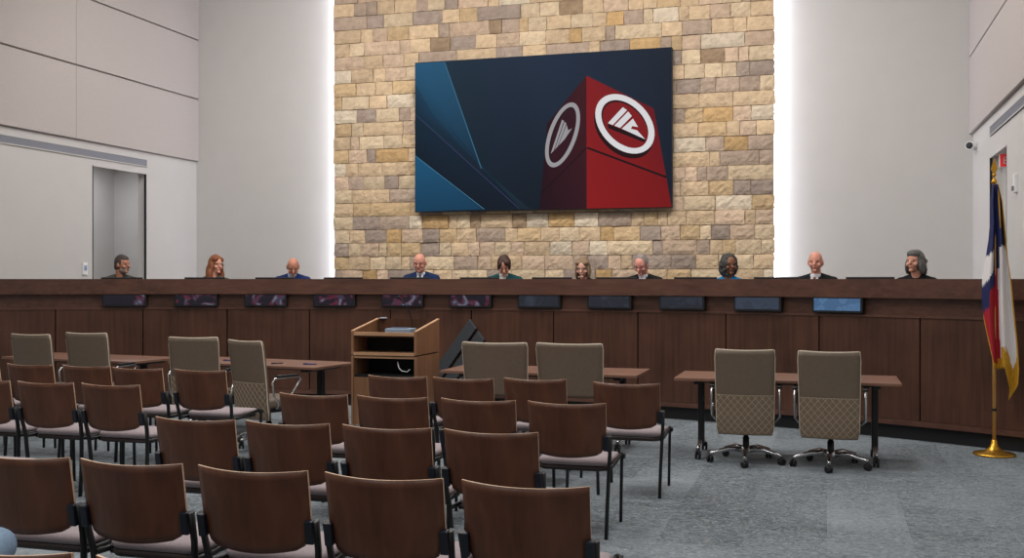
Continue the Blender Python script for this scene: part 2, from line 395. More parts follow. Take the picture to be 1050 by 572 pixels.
# ------------------------------------------------------------------ stone feature wall
SX0, SX1, SY = -7.66, -.715, 15.76
def stone_wall():
    stone_m = attr_mat('split_face_limestone', .9, .9, 26)
    rs = random.Random(21)
    bm = NB(); lay = bm.loops.layers.float_color.new('Col')
    pal = [((214, 190, 160), 34), ((218, 198, 170), 26), ((206, 180, 144), 13), ((210, 186, 164), 18), ((184, 165, 150), 16), ((168, 153, 143), 12), ((198, 166, 122), 4), ((164, 142, 118), 3), ((222, 208, 188), 8)]
    cs = [c for c, w in pal for _ in range(w)]
    pitch = .2145; z = 4.32 - pitch * 18
    while z < ZC - .01:
        z1 = min(z + pitch, ZC)
        x = SX0 + rs.uniform(-.008, .010)
        end = SX1 + rs.uniform(-.014, .008)
        while x < end - .05:
            w = rs.choice([.15, .18, .2, .22, .26, .28, .3, .32, .34, .38, .42, .46, .54, .64]) * rs.uniform(.9, 1.1)
            if end - (x + w) < .15: w = end - x
            jt = rs.uniform(.94, 1.05); col = lin([min(255, v * jt) for v in rs.choice(cs)])
            g = .0045; nx = max(3, int(w / .055)); nz = 5
            out = rs.uniform(0, .018); tx = rs.uniform(-.010, .010); tz = rs.uniform(-.008, .008)
            X0, X1, Z0, Z1 = x + g, x + w - g, z + g, z1 - g
            gr = []
            for j in range(nz):
                row = []
                for i in range(nx + 1):
                    u = i / nx; v = j / (nz - 1)
                    e = 0 if 0 < i < nx and 0 < j < nz - 1 else 1
                    px = X0 + (X1 - X0) * u + (rs.uniform(-.004, .004)); pz = Z0 + (Z1 - Z0) * v + rs.uniform(-.003, .003)
                    d = out + tx * (2 * u - 1) + tz * (2 * v - 1) + (rs.uniform(-.009, .009) if not e else -.014)
                    row.append(bm.verts.new((px, SY - d, pz)))
                gr.append(row)
            fs = []
            for j in range(nz - 1):
                for i in range(nx): fs.append(bm.faces.new((gr[j][i], gr[j][i + 1], gr[j + 1][i + 1], gr[j + 1][i])))
            rim = [gr[0][i] for i in range(nx + 1)] + [gr[j][nx] for j in range(1, nz)] + [gr[nz - 1][i] for i in range(nx - 1, -1, -1)] + [gr[j][0] for j in range(nz - 2, 0, -1)]
            rb = [bm.verts.new((v.co.x, SY + .04, v.co.z)) for v in rim]
            for i in range(len(rim)): fs.append(bm.faces.new((rim[i], rb[i], rb[(i + 1) % len(rim)], rim[(i + 1) % len(rim)])))
            for f in fs:
                for l in f.loops: l[lay] = (*col, 1)
            x += w
        z = z1
    # mortar bed and the body of the slab behind the stones
    t = NB(); box(t, ((SX0 + SX1) / 2, (SY + .024 + YB - .11) / 2, (PLAT + ZC) / 2), (SX1 - SX0 - .034, YB - .11 - SY - .024, ZC - PLAT))
    n0 = len(bm.faces); merge(bm, t); bm.faces.ensure_lookup_table()
    for f in bm.faces[n0:]:
        for l in f.loops: l[lay] = (*lin((166, 146, 122)), 1)
    o = struct('wall_stone', bm, stone_m, recalc=True)
stone_wall()
for nm, x, s, lb in (('a', SX0, -1, 'white light strip behind the left edge of the stone wall'), ('b', SX1, 1, 'white LED light strip behind the right edge of the stone wall')):
    bm = NB(); box(bm, (x - s * .03, YB - .07, (PLAT + ZC) / 2), (.03, .07, ZC - PLAT), .004)
    o = center(obj('light_strip', bm, strip_m)); tag(o, lb, 'light strip')

# ------------------------------------------------------------------ big display on the stone wall
def display():
    Y = 15.60
    corners = [plane_xz(*p, Y) for p in ((425.2, 63.1), (689.4, 49.2), (689.2, 211.7), (425.6, 218.5))]
    x0, x1 = (corners[0][0] + corners[3][0]) / 2, (corners[1][0] + corners[2][0]) / 2
    zt, zb = (corners[0][1] + corners[1][1]) / 2, (corners[2][1] + corners[3][1]) / 2
    t = thing('wall_display', 'wide wall-mounted display showing a red cube sign on a dark blue background', 'display', ((x0 + x1) / 2, Y + .05, zb))
    bm = NB(); box(bm, ((x0 + x1) / 2, Y + .05, (zt + zb) / 2), (x1 - x0, .1, zt - zb), .006); obj('housing', bm, blackpl_m, t, world=True)
    bm = NB(); box(bm, ((x0 + x1) / 2, Y + .12, (zt + zb) / 2), (1.6, .06, .9), .01); obj('wall_bracket', bm, black_m, t, world=True)
    W = x1 - x0; H = zt - zb; e = .014
    bm = NB(); lay = bm.loops.layers.float_color.new('Col'); dep = [0]
    def lerp(a, b, k): return a + (b - a) * k
    def P(px, py):
        # position within the picture, corners of the photographed screen mapped to the screen rectangle
        u = (px - 425.4) / (689.3 - 425.4)
        # perspective along the width
        hl, hr = 155.4, 162.5
        uu = u * hl / (hr * (1 - u) + hl * u) if False else u
        ty = lerp(63.1, 49.2, u); by = lerp(218.5, 211.7, u)
        v = (py - ty) / (by - ty)
        return x0 + e / 2 + (W - e) * min(1, max(0, uu)), zt - e / 2 - (H - e) * min(1, max(0, v))
    def poly(pts, cols):
        dep[0] += 1; y = Y - .001 - dep[0] * .0002
        vs = [bm.verts.new((*(lambda q: (q[0], y, q[1]))(P(*p)),)) for p in pts]
        f = bm.faces.new(vs)
        if f.normal.y > 0: f.normal_flip()
        for l in f.loops:
            i = vs.index(l.vert); c = cols[i % len(cols)] if isinstance(cols[0], (tuple, list)) else cols
            l[lay] = (*lin(c), 1)
    def line(a, b, w, c):
        d = Vector((b[0] - a[0], b[1] - a[1])); n = Vector((-d.y, d.x)).normalized() * w / 2
        poly([(a[0] + n.x, a[1] + n.y), (b[0] + n.x, b[1] + n.y), (b[0] - n.x, b[1] - n.y), (a[0] - n.x, a[1] - n.y)], c)
    def ellp(cx, cy, a, b, ang, n=40, k=1.0):
        ca, sa = cos(ang), sin(ang)
        return [(cx + k * (a * cos(2 * pi * i / n) * ca - b * sin(2 * pi * i / n) * sa), cy + k * (a * cos(2 * pi * i / n) * sa + b * sin(2 * pi * i / n) * ca)) for i in range(n)]
    # background split into strips so that the tone can change across it
    xs = [425.4, 470, 520, 560, 600, 640, 689.3]
    tp = [(24, 58, 78), (24, 44, 60), (26, 42, 62), (28, 44, 64), (28, 42, 62), (26, 38, 56), (22, 32, 46)]
    bt = [(22, 60, 84), (20, 34, 48), (18, 30, 42), (18, 28, 38), (18, 30, 44), (20, 32, 48), (20, 30, 44)]
    for i in range(6):
        def yt(x): return lerp(63.1, 49.2, (x - 425.4) / 263.9)
        def yb(x): return lerp(218.5, 211.7, (x - 425.4) / 263.9)
        dep[0] = 0
        poly([(xs[i], yt(xs[i])), (xs[i + 1], yt(xs[i + 1])), (xs[i + 1], yb(xs[i + 1])), (xs[i], yb(xs[i]))], [tp[i], tp[i + 1], bt[i + 1], bt[i]])
    poly([(425.4, 117), (425.4, 160), (495, 215.6), (540, 215)], [(16, 40, 58), (15, 30, 44), (16, 26, 38), (18, 28, 40)])
    poly([(425.4, 63.5), (457, 62), (497, 172), (425.4, 116)], [(34, 88, 122), (34, 86, 118), (18, 42, 60), (18, 52, 74)])
    poly([(425.4, 85), (425.4, 116), (497, 172), (446, 118)], [(24, 62, 88), (17, 42, 60), (16, 34, 48), (22, 56, 80)])
    poly([(462, 130), (497, 172), (548, 215), (538, 214.5)], [(22, 44, 58), (26, 50, 66), (26, 44, 56), (22, 36, 48)])
    line((457.5, 62.5), (497, 173), .9, (62, 112, 142)); line((425.4, 117), (537, 214.5), .7, (58, 62, 100))
    poly([(425.4, 160), (498, 215.5), (425.4, 218)], [(30, 86, 122), (22, 62, 90), (22, 64, 92)]); line((425.4, 160), (500, 215.3), .8, (70, 128, 158))
    q = lambda x, y: (550 + x / 3.813, 70 + y / 3.813)
    poly([q(212, 28), q(60, 215), q(30, 556), q(213, 556)], [(64, 18, 26), (40, 15, 24), (34, 14, 24), (52, 22, 30)])
    poly([q(212, 28), q(213, 556), q(532, 546), q(465, 158)], [(132, 24, 28), (140, 26, 28), (122, 22, 24), (104, 20, 28)])
    line(q(214, 310), q(512, 425), 2.0, (22, 12, 16)); line(q(212, 311), q(36, 492), 1.0, (18, 10, 16))
    # right ring: dark thickness below, white face, red inside
    poly(ellp(*q(352, 236), 34.5, 24.2, R(49)), (34, 10, 14)); poly(ellp(*q(357, 217), 34.5, 24.4, R(49)), (226, 224, 226))
    poly(ellp(*q(357, 217), 28.0, 18.6, R(49)), (46, 10, 14)); poly(ellp(*q(359, 222), 27.2, 17.6, R(49)), (128, 24, 28))
    K = lambda l: [q(*p) for p in l]
    poly(K([(292, 216), (436, 276), (430, 290), (296, 234)]), (28, 10, 14))
    for pl in ([(294, 214), (350, 152), (366, 164), (312, 222)], [(318, 224), (370, 169), (384, 187), (340, 233)], [(346, 236), (388, 197), (407, 230), (386, 226), (380, 236), (404, 243), (434, 278)]):
        poly(K(pl), (222, 221, 224))
    poly(ellp(*q(120, 260), 35, 14.5, R(109)), (158, 155, 158)); poly(ellp(*q(120, 260), 30.2, 10.6, R(109)), (30, 12, 20)); poly(ellp(*q(121, 261), 29.5, 9.8, R(109)), (50, 18, 28))
    for pl in ([(74, 334), (118, 200), (126, 205), (86, 322)], [(90, 318), (128, 208), (135, 216), (101, 306)], [(104, 303), (136, 220), (142, 242), (136, 246), (157, 234), (128, 278)]):
        poly(K(pl), (156, 153, 157))
    obj('picture', bm, attr_mat('display_picture', .45, emission=True, es=.9), t, world=True, recalc=False)
display()

# ------------------------------------------------------------------ the curved dais
def pol(r, a): return (AX + r * sin(a), AY + r * cos(a))
def arcbox(bm, r0, r1, z0, z1, a0, a1, n=8, mi=0, bev=0):
    rows = []
    for i in range(n + 1):
        a = a0 + (a1 - a0) * i / n
        (x0, y0), (x1, y1) = pol(r0, a), pol(r1, a)
        rows.append([bm.verts.new(p) for p in ((x0, y0, z0), (x0, y0, z1), (x1, y1, z1), (x1, y1, z0))])
    for i in range(n):
        for k in range(4): bm.faces.new((rows[i][k], rows[i + 1][k], rows[i + 1][(k + 1) % 4], rows[i][(k + 1) % 4])).material_index = mi
    bm.faces.new(rows[0]).material_index = mi; bm.faces.new(rows[-1][::-1]).material_index = mi
AE = math.asin((XR - AX) / 11.07) - .002
dais = thing('dais', 'long curved walnut dais with a tall front screen across the room', 'dais', (AX, AY + AR, 0))
bm = NB(); arcbox(bm, 10.87, 11.07, 1.41, 1.60, -AE, AE, 64); obj('fascia', bm, fascia_m, dais, world=True)
bm = NB(); arcbox(bm, 10.96, 11.07, 1.236, 1.41, -AE, AE, 64); obj('band', bm, fascia_m, dais, world=True)
bm = NB(); arcbox(bm, 11.0, 11.07, 0, .145, -AE, AE, 64); obj('kick_board', bm, kick_m, dais, world=True)
bm = NB(); arcbox(bm, 10.985, 11.07, .145, 1.236, -AE, AE, 64); obj('core', bm, dark_m, dais, world=True)
bm = NB(); arcbox(bm, 10.935, 10.985, .145, .20, -AE, AE, 64); obj('base_rail', bm, fascia_m, dais, world=True)
bm = NB(); arcbox(bm, 10.925, 10.985, 1.215, 1.238, -AE, AE, 64); obj('top_rail', bm, fascia_m, dais, world=True)
pa = 1.062 / AR
edges = [max(-AE, min(AE, .0002 + k * pa)) for k in range(-6, 7)]
edges[0] = -AE; edges[-1] = AE
for k in range(12):
    a0, a1 = edges[k], edges[k + 1]
    if a1 - a0 < .02: continue
    g = .0075 / AR
    bm = NB(); arcbox(bm, 10.935, 10.985, .203, 1.214, a0 + (g if k else 0), a1 - (g if k < 11 else 0), 8)
    obj('front_panel', bm, dais_m, dais, world=True)
bm = NB(); arcbox(bm, 11.07, 11.78, 1.25, 1.29, -.545, .545, 64); obj('worktop', bm, dais_m, dais, world=True)
for k in range(13):
    bm = NB(); a = -.54 + k * .09; arcbox(bm, 11.12, 11.6, PLAT, 1.25, a - .002, a + .002, 1); obj('support', bm, dais_m, dais, world=True)

# logo on the dais front
def emblem():
    t = thing('emblem', 'large grey metal emblem of slanted bars on the front of the dais', 'emblem', (AX, AY + 10.935, .25))
    y0, y1 = -.075, -.005
    k = .735                         # run per unit of rise of the slanted sides
    Ht = .86
    A = Vector((0, Ht))
    def on_right(s): return (s * k, Ht - s)         # down the right side from the apex
    def left_line(s, z):                            # line parallel to the left side through on_right(s)
        x0, zz = on_right(s); return (x0 - (zz - z) * k, z)
    bars = [[on_right(0), on_right(.115), left_line(.115, 0), left_line(0, 0)],
            [on_right(.145), on_right(.255), left_line(.255, 0), left_line(.145, 0)],
            [on_right(.285), on_right(.50), (on_right(.50)[0] - .2, Ht - .50), (on_right(.56)[0] - .24, Ht - .58), on_right(.62), on_right(.86), left_line(.285, 0)]]
    for b in bars:
        bm = NB(); prism(bm, b, y0, y1); bmesh.ops.bevel(bm, geom=[e for e in bm.edges], offset=.004, segments=1, affect='EDGES'); obj('bar', bm, emblem_m, t)
    bm = NB()
    for x, z in ((-.3, .2), (0, .4), (.3, .12)): box(bm, (x, .0, z), (.05, .02, .05))
    obj('mount', bm, black_m, t)
emblem()

# name displays along the band
def disp_mat(name, base, blobs, es=1.0):
    m = bpy.data.materials.new(name); m.use_nodes = True
    nt = m.node_tree; b = nt.nodes['Principled BSDF']; L = nt.links.new
    tc = nt.nodes.new('ShaderNodeTexCoord'); mp = nt.nodes.new('ShaderNodeMapping')
    oi = nt.nodes.new('ShaderNodeObjectInfo')
    L(tc.outputs['Object'], mp.inputs['Vector'])
    cb = nt.nodes.new('ShaderNodeCombineXYZ'); mu = nt.nodes.new('ShaderNodeMath'); mu.operation = 'MULTIPLY'; mu.inputs[1].default_value = 40
    L(oi.outputs['Random'], mu.inputs[0])
    for i in range(3): L(mu.outputs[0], cb.inputs[i])
    L(cb.outputs[0], mp.inputs['Location'])
    mp.inputs['Rotation'].default_value = (0, .5, 0)
    mp.inputs['Scale'].default_value = (1, 1, 1)
    n = nt.nodes.new('ShaderNodeTexNoise'); n.inputs['Scale'].default_value = 6; n.inputs['Detail'].default_value = 1.5; n.inputs['Distortion'].default_value = 1.0
    L(mp.outputs['Vector'], n.inputs['Vector'])
    r = nt.nodes.new('ShaderNodeValToRGB'); r.color_ramp.interpolation = 'LINEAR'
    e = r.color_ramp.elements; e[0].position = 0; e[0].color = (*lin(base), 1); e[1].position = .5; e[1].color = (*lin(base), 1)
    for i, c in enumerate(blobs):
        x = e.new(.54 + i * .055); x.color = (*lin(c), 1)
    L(n.outputs['Fac'], r.inputs['Fac'])
    b.inputs['Base Color'].default_value = (.01, .01, .012, 1); b.inputs['Roughness'].default_value = .2
    L(r.outputs['Color'], b.inputs['Emission Color']); b.inputs['Emission Strength'].default_value = es * .8
    return m
pic_m = disp_mat('name_screen_picture', (20, 18, 30), [(96, 26, 50), (34, 60, 80), (120, 110, 124), (34, 58, 96)])
grey_sc = disp_mat('name_screen_grey', (34, 38, 48), [(44, 48, 58), (40, 50, 66), (52, 56, 68)])
dim_sc = disp_mat('name_screen_slate', (48, 58, 72), [(56, 66, 82), (52, 62, 78)])
blue_sc = disp_mat('name_screen_blue', (70, 104, 142), [(88, 124, 164), (80, 116, 154)])
def name_display(i, a):
    ords = ['leftmost', 'second from the left', 'third from the left', 'fourth from the left', 'fifth from the left', 'sixth from the left, at the middle', 'fifth from the right', 'fourth from the right', 'third from the right', 'second from the right', 'rightmost']
    look = (['dark multicoloured'] * 6 + ['blank grey'] * 3 + ['slate blue', 'bright pale blue'])[i]
    m = ([pic_m] * 6 + [grey_sc] * 3 + [dim_sc, blue_sc])[i]
    x, y = pol(10.96, a)
    t = thing('name_display', f'narrow {look} name screen on the dais front, {ords[i]}', 'display', (x, y, 1.25), -a, 'narrow name screens along the dais')
    bm = NB(); w, h, d = .545, .172, .075
    box(bm, (0, -d / 2 - .002, h / 2), (w, d, h), .006)
    obj('housing', bm, blackpl_m, t)
    bm = NB(); box(bm, (0, -d - .003, h / 2), (w - .05, .004, h - .045)); obj('screen', bm, m, t)
ma = .893 / AR
for i in range(11): name_display(i, (i - 5) * ma)

# ------------------------------------------------------------------ guest chairs
def make_guest_chair():
    t = thing('guest_chair', '', 'chair')
    # backrest: curved plywood, bulging to the rear
    bm = NB(); nx, nz = 16, 10; th = .011
    zb, zt = .535, .848; hw = .245
    def pt(u, v, off):
        z = zb + (zt - zb) * v
        w = hw - .004 * (1 - v)
        x = w * u
        lean = -.262 - (z - .45) * .185
        y = lean - .052 * (1 - u * u) + off
        z2 = z - .010 * (1 - u * u) * v - .030 * (1 - u * u) * (1 - v)
        return x, y, z2
    def clampz(u, v):
        # rounded lower corners
        au = abs(u); lowest = 0
        if au > .74: lowest = .24 * (1 - sqrt(max(0, 1 - ((au - .74) / .26) ** 2)))
        return lowest + (1 - lowest) * v
    gf, gb = [], []
    for j in range(nz + 1):
        gf.append([bm.verts.new(pt(-1 + 2 * i / nx, clampz(-1 + 2 * i / nx, j / nz), 0)) for i in range(nx + 1)])
        gb.append([bm.verts.new(pt(-1 + 2 * i / nx, clampz(-1 + 2 * i / nx, j / nz), -th)) for i in range(nx + 1)])
    for j in range(nz):
        for i in range(nx):
            for g in (gf, gb):
                f = bm.faces.new((g[j][i], g[j][i + 1], g[j + 1][i + 1], g[j + 1][i])); f.smooth = True
    for i in range(nx):
        for j in (0, nz): bm.faces.new((gf[j][i], gf[j][i + 1], gb[j][i + 1], gb[j][i])).material_index = 1
    for j in range(nz):
        for i in (0, nx): bm.faces.new((gf[j][i], gf[j + 1][i], gb[j + 1][i], gb[j][i])).material_index = 1
    obj('backrest', bm, [back_m, edge_m], t)
    # seat cushion and shell
    def rounded(bm, w, d, r, z0, z1, y0, crown):
        n = 6; P = []
        for cx, cy, a0 in ((w - r, d - r, 0), (-w + r, d - r, 90), (-w + r, -d + r, 180), (w - r, -d + r, 270)):
            for k in range(n + 1): P.append((cx + r * cos(R(a0 + 90 * k / n)), cy + r * sin(R(a0 + 90 * k / n))))
        rings = []
        for s, z in ((.965, z0), (1, z0 + .012), (1, z1 - .014), (.965, z1), (.8, z1 + crown * .6), (.45, z1 + crown)):
            rings.append([bm.verts.new((x * s, y0 + y * s, z + .012 * ((y / d) ** 2 if y > 0 else 0) * -1)) for x, y in P])
        m = len(P)
        for a in range(len(rings) - 1):
            for k in range(m): bm.faces.new((rings[a][k], rings[a][(k + 1) % m], rings[a + 1][(k + 1) % m], rings[a + 1][k])).smooth = True
        bm.faces.new(rings[0][::-1]); bm.faces.new(rings[-1]).smooth = True
    bm = NB(); rounded(bm, .225, .225, .06, .438, .476, .02, .012); obj('seat', bm, seat_m, t)
    bm = NB(); rounded(bm, .218, .22, .06, .405, .438, .015, -.0); obj('seat_shell', bm, shell_m, t)
    for s in (-1, 1):
        x = s * .238
        bm = NB(); tube(bm, [(s * .228, -.245, 0), (s * .234, -.240, .2), (s * .248, -.255, .44), (s * .256, -.272, .52), (s * .262, -.305, .645)], .012, 10, sq=(.0125, .018)); obj('leg', bm, black_m, t)
        bm = NB(); tube(bm, [(s * .225, .255, 0), (s * .232, .252, .40), (x, .246, .435), (x, .225, .452), (x, .19, .455)], .012, 10, sq=(.011, .014)); obj('leg', bm, black_m, t)
        bm = NB(); tube(bm, [(s * .246, -.25, .43), (x, -.1, .425), (x, .20, .453)], .011, 8, sq=(.010, .014)); obj('side_rail', bm, black_m, t)
        bm = NB(); box(bm, (s * .241, -.312, .600), (.034, .034, .095), .005, rot=Euler((R(10), 0, 0))); obj('bracket', bm, bracket_m, t)
        bm = NB(); box(bm, (s * .25, .225, .44), (.022, .05, .03), .006); obj('link_clip', bm, blackpl_m, t)
    for yy in (.10, -.16):
        bm = NB(); tube(bm, [(-.23, yy, .415), (.23, yy, .415)], .010); obj('cross_bar', bm, black_m, t)
    return t
G0 = make_guest_chair(); g_used = [0]
def guest(x, yb, label, group, rz=0):
    # yb: depth of the top of the backrest
    loc = (x, yb + .355, 0)
    if not g_used[0]:
        g_used[0] = 1; G0.location = loc; G0.rotation_euler = (0, 0, rz); tag(G0, label, None, group); return G0
    return dup(G0, loc, rz, label, group)
D5 = 'brown wood-backed chair'
nth = ['first', 'second', 'third', 'fourth', 'fifth']
for i, x in enumerate((-2.80, -2.235, -1.665)):
    guest(x, 2.46, f'{D5} at the bottom edge, {["under the seated person", "right of the seated person, only back top showing", "second right of the seated person, nearly cut off"][i]}', 'nearest row of chairs')
for i, x in enumerate((-3.31, -2.765, -2.20, -1.635, -1.07)):
    guest(x, 3.78, f'{D5} in the bottom row of five, {nth[i]} from the left', 'row of five chairs at the bottom')
guest(-5.0, 5.05, f'{D5} at the left edge, only its seat showing behind the bottom row', 'second full row of chairs')
for i, x in enumerate((-3.285, -2.73, -2.165, -1.605)):
    guest(x, 5.05, f'{D5} in the row behind the bottom row, {nth[i]} from the left', 'second full row of chairs')
for i, x in enumerate((-6.06, -5.50, -4.94)):
    guest(x, 6.53, f'{D5} in the left block, nearer row, {["cut by the left edge", "middle of three", "on the aisle"][i]}', 'left block of chairs, nearer row')
for i, x in enumerate((-3.24, -2.68, -2.10, -1.53)):
    guest(x, 6.35, f'{D5} in the right block, third row up, {["on the aisle", "second from the aisle", "third from the aisle", "at the right end"][i]}', 'third row of the right block')
for i, x in enumerate((-7.36, -6.78, -6.19, -5.615, -5.01)):
    guest(x, 7.86 if i < 3 else 7.78, f'{D5} in the left block, row by the tables, {["at the left edge", "second from the left", "third from the left", "second from the aisle", "on the aisle"][i]}', 'left block of chairs, far row')
for i, x in enumerate((-3.21, -2.67, -2.125, -1.40)):
    guest(x, 7.71 if i < 2 else (7.8 if i == 2 else 7.67), f'{D5} in the right block, row by the tables, {["in front of the lectern", "second from the lectern", "third from the lectern", "apart at the right end"][i]}', 'far row of the right block')

# ------------------------------------------------------------------ upholstered swivel chairs
def make_task_chair(quilt=True, zb=.265, zt=1.0, hw=.25, lift=0):
    t = thing('swivel_chair', '', 'chair')
    bm = NB(); nx, nz = 12, 16; th = .055
    def lean(z): return -.215 - .10 * max(0, (z - .45)) - .06 * max(0, (z - .45)) ** 2 + .16 * max(0, .42 - z)
    def wid(z):
        v = (z - zb) / (zt - zb); w = hw * (.94 + .06 * v)
        if v < .08: w *= 1 - .06 * (1 - v / .08) ** 2
        if v > .94: w *= 1 - .035 * ((v - .94) / .06) ** 2
        return w
    def pt(u, z, off):
        y = lean(z) - .030 * (1 - u * u) + off * (1 - .45 * max(0, abs(u) - .8) / .2)
        return wid(z) * u, y, z - (.008 * (1 - u * u) if z > zt - .03 else 0)
    zs = [zb + (zt - zb) * j / nz for j in range(nz + 1)]
    gb = [[bm.verts.new(pt(-1 + 2 * i / nx, z, 0)) for i in range(nx + 1)] for z in zs]
    gf = [[bm.verts.new(pt(-1 + 2 * i / nx, max(z, .40) if False else z, th)) for i in range(nx + 1)] for z in zs]
    for j in range(nz):
        for i in range(nx):
            for g in (gb, gf): bm.faces.new((g[j][i], g[j][i + 1], g[j + 1][i + 1], g[j + 1][i])).smooth = True
    for i in range(nx):
        for j in (0, nz): bm.faces.new((gf[j][i], gf[j][i + 1], gb[j][i + 1], gb[j][i]))
    for j in range(nz):
        for i in (0, nx): bm.faces.new((gf[j][i], gf[j + 1][i], gb[j + 1][i], gb[j][i]))
    backo = obj('backrest', bm, leather_m, t)
    bm = NB(); rim = [pt(-1 + .05 * k, zt, .012) for k in range(41)]
    side = [pt(1, zt - (zt - zb) * k / 10, .012) for k in range(1, 11)]; sl = [pt(-1, zt - (zt - zb) * (10 - k) / 10, .012) for k in range(0, 10)]
    tube(bm, sl + rim + side, .007, 6); pip = obj('piping', bm, piping_m, backo)
    if quilt:
        zq = .61; bm = NB()
        us = [-1 + 2 * i / 12 for i in range(13)]
        g = [[bm.verts.new(pt(u * .985, zb + .008 + (zq - zb - .008) * j / 8, -.010)) for u in us] for j in range(9)]
        for j in range(8):
            for i in range(12): bm.faces.new((g[j][i], g[j][i + 1], g[j + 1][i + 1], g[j + 1][i])).smooth = True
        q = obj('quilted_panel', bm, quilt_m, backo)
        bm = NB()
        def seam(a, b, n=8):
            # a stitched line between two (x fraction, height) points on the rear face
            tube(bm, [(lambda p: (p[0], p[1], p[2]))(pt(a[0] + (b[0] - a[0]) * k / n, a[1] + (b[1] - a[1]) * k / n, -.0105)) for k in range(n + 1)], .0016, 4)
        zl, zh = zb + .015, zq
        sp = .058; sl_ = 1.0
        k = -14
        W = hw * .96
        while k < 15:
            for sgn in (1, -1):
                x0 = k * sp                     # line x = x0 + sgn*(z-zl)*.85
                pts = []
                for j in range(41):
                    z = zl + (zh - zl) * j / 40; x = x0 + sgn * (z - zl) * .85
                    if abs(x) < W: pts.append((x / W, z))
                if len(pts) > 3: seam(pts[0], pts[-1])
            k += 1
        seam((-.98, zq), (.98, zq), 12)
        obj('stitching', bm, thread_m, backo)
    # seat
    sz = .445
    bm = NB(); box(bm, (0, .03, sz - .03), (.47, .46, .085), .032, seg=3); obj('seat', bm, leather_m, t, smooth=True)
    bm = NB(); box(bm, (0, .02, sz - .10), (.24, .26, .06), .015); obj('mechanism', bm, blackpl_m, t)
    for s in (-1, 1):
        x = s * .285
        bm = NB(); tube(bm, [(s * .17, -.05, .365), (s * .25, -.04, .37), (x, -.02, .40), (x, .04, .50), (x, .12, .60), (x, .15, .635), (x, .135, .655), (x, .08, .66), (x, -.16, .652), (x, -.19, .62), (x, -.17, .50), (x, -.12, .42), (s * .25, -.10, .375), (s * .18, -.09, .365)], .010, 8); a = obj('arm', bm, chrome_m, t)
        bm = NB(); box(bm, (x, -.02, .672), (.045, .25, .022), .009, seg=3); obj('arm_pad', bm, blackpl_m, a, smooth=True)
    bm = NB(); lathe(bm, [(.028, .09), (.028, .22), (.02, .22), (.02, .35)], n=16); obj('gas_column', bm, black_m, t)
    bm = NB(); lathe(bm, [(.05, .085), (.055, .10), (.045, .135), (.03, .14)], n=20)
    for k in range(5):
        a = R(90 + 72 * k + 36); ca, sa = cos(a), sin(a)
        tube(bm, [(.03 * ca, .03 * sa, .112), (.16 * ca, .16 * sa, .118), (.30 * ca, .30 * sa, .085), (.325 * ca, .325 * sa, .078)], [.026, .022, .016, .015], 10)
    base = obj('star_base', bm, chrome_m, t)
    for k in range(5):
        a = R(90 + 72 * k + 36); ca, sa = cos(a), sin(a); bm = NB()
        M = Matrix.Translation((.318 * ca, .318 * sa, .03)) @ Matrix.Rotation(a + .9, 4, 'Z') @ Matrix.Rotation(R(90), 4, 'X')
        for zz in (-.024, .006): lathe(bm, [(.018, zz), (.030, zz + .003), (.030, zz + .015), (.018, zz + .018)], n=16, M=M)
        tube(bm, [(.318 * ca, .318 * sa, .03), (.318 * ca, .318 * sa, .08)], .010, 8)
        obj('caster', bm, blackpl_m, base)
    return t
T0 = make_task_chair(); T1 = make_task_chair(False, .60, 1.06, .288)
T0.location = (-.68, 9.54, 0); T0.rotation_euler = (0, 0, R(2)); tag(T0, 'taupe quilted-back swivel chair at the right-hand table, left one of the pair', None, 'quilted swivel chairs at the tables')
dup(T0, (.03, 9.50, 0), R(-3), 'taupe quilted-back swivel chair at the right-hand table, right one nearest the flag', 'quilted swivel chairs at the tables')
T1.location = (-2.72, 8.95, 0); T1.rotation_euler = (0, 0, R(2)); tag(T1, 'wide plain-backed taupe chair at the middle table, nearer the lectern', None, 'wide taupe chairs at the middle table')
dup(T1, (-2.065, 9.0, 0), R(-1), 'wide plain-backed taupe chair at the middle table, right one of the pair', 'wide taupe chairs at the middle table')
dup(T0, (-5.07, 9.05, 0.03), R(-22), 'taupe quilted-back swivel chair turned beside the lectern at the left tables', 'quilted swivel chairs at the tables')
dup(T0, (-6.01, 9.42, .03), R(12), 'taupe swivel chair seen square from behind at the left tables', 'quilted swivel chairs at the tables')
dup(T0, (-7.25, 9.5, .05), R(0), 'taupe swivel chair at the far left table, second from the left edge', 'quilted swivel chairs at the tables')
dup(T0, (-7.88, 9.45, .03), R(-2), 'taupe swivel chair at the far left table, closest to the left edge', 'quilted swivel chairs at the tables')

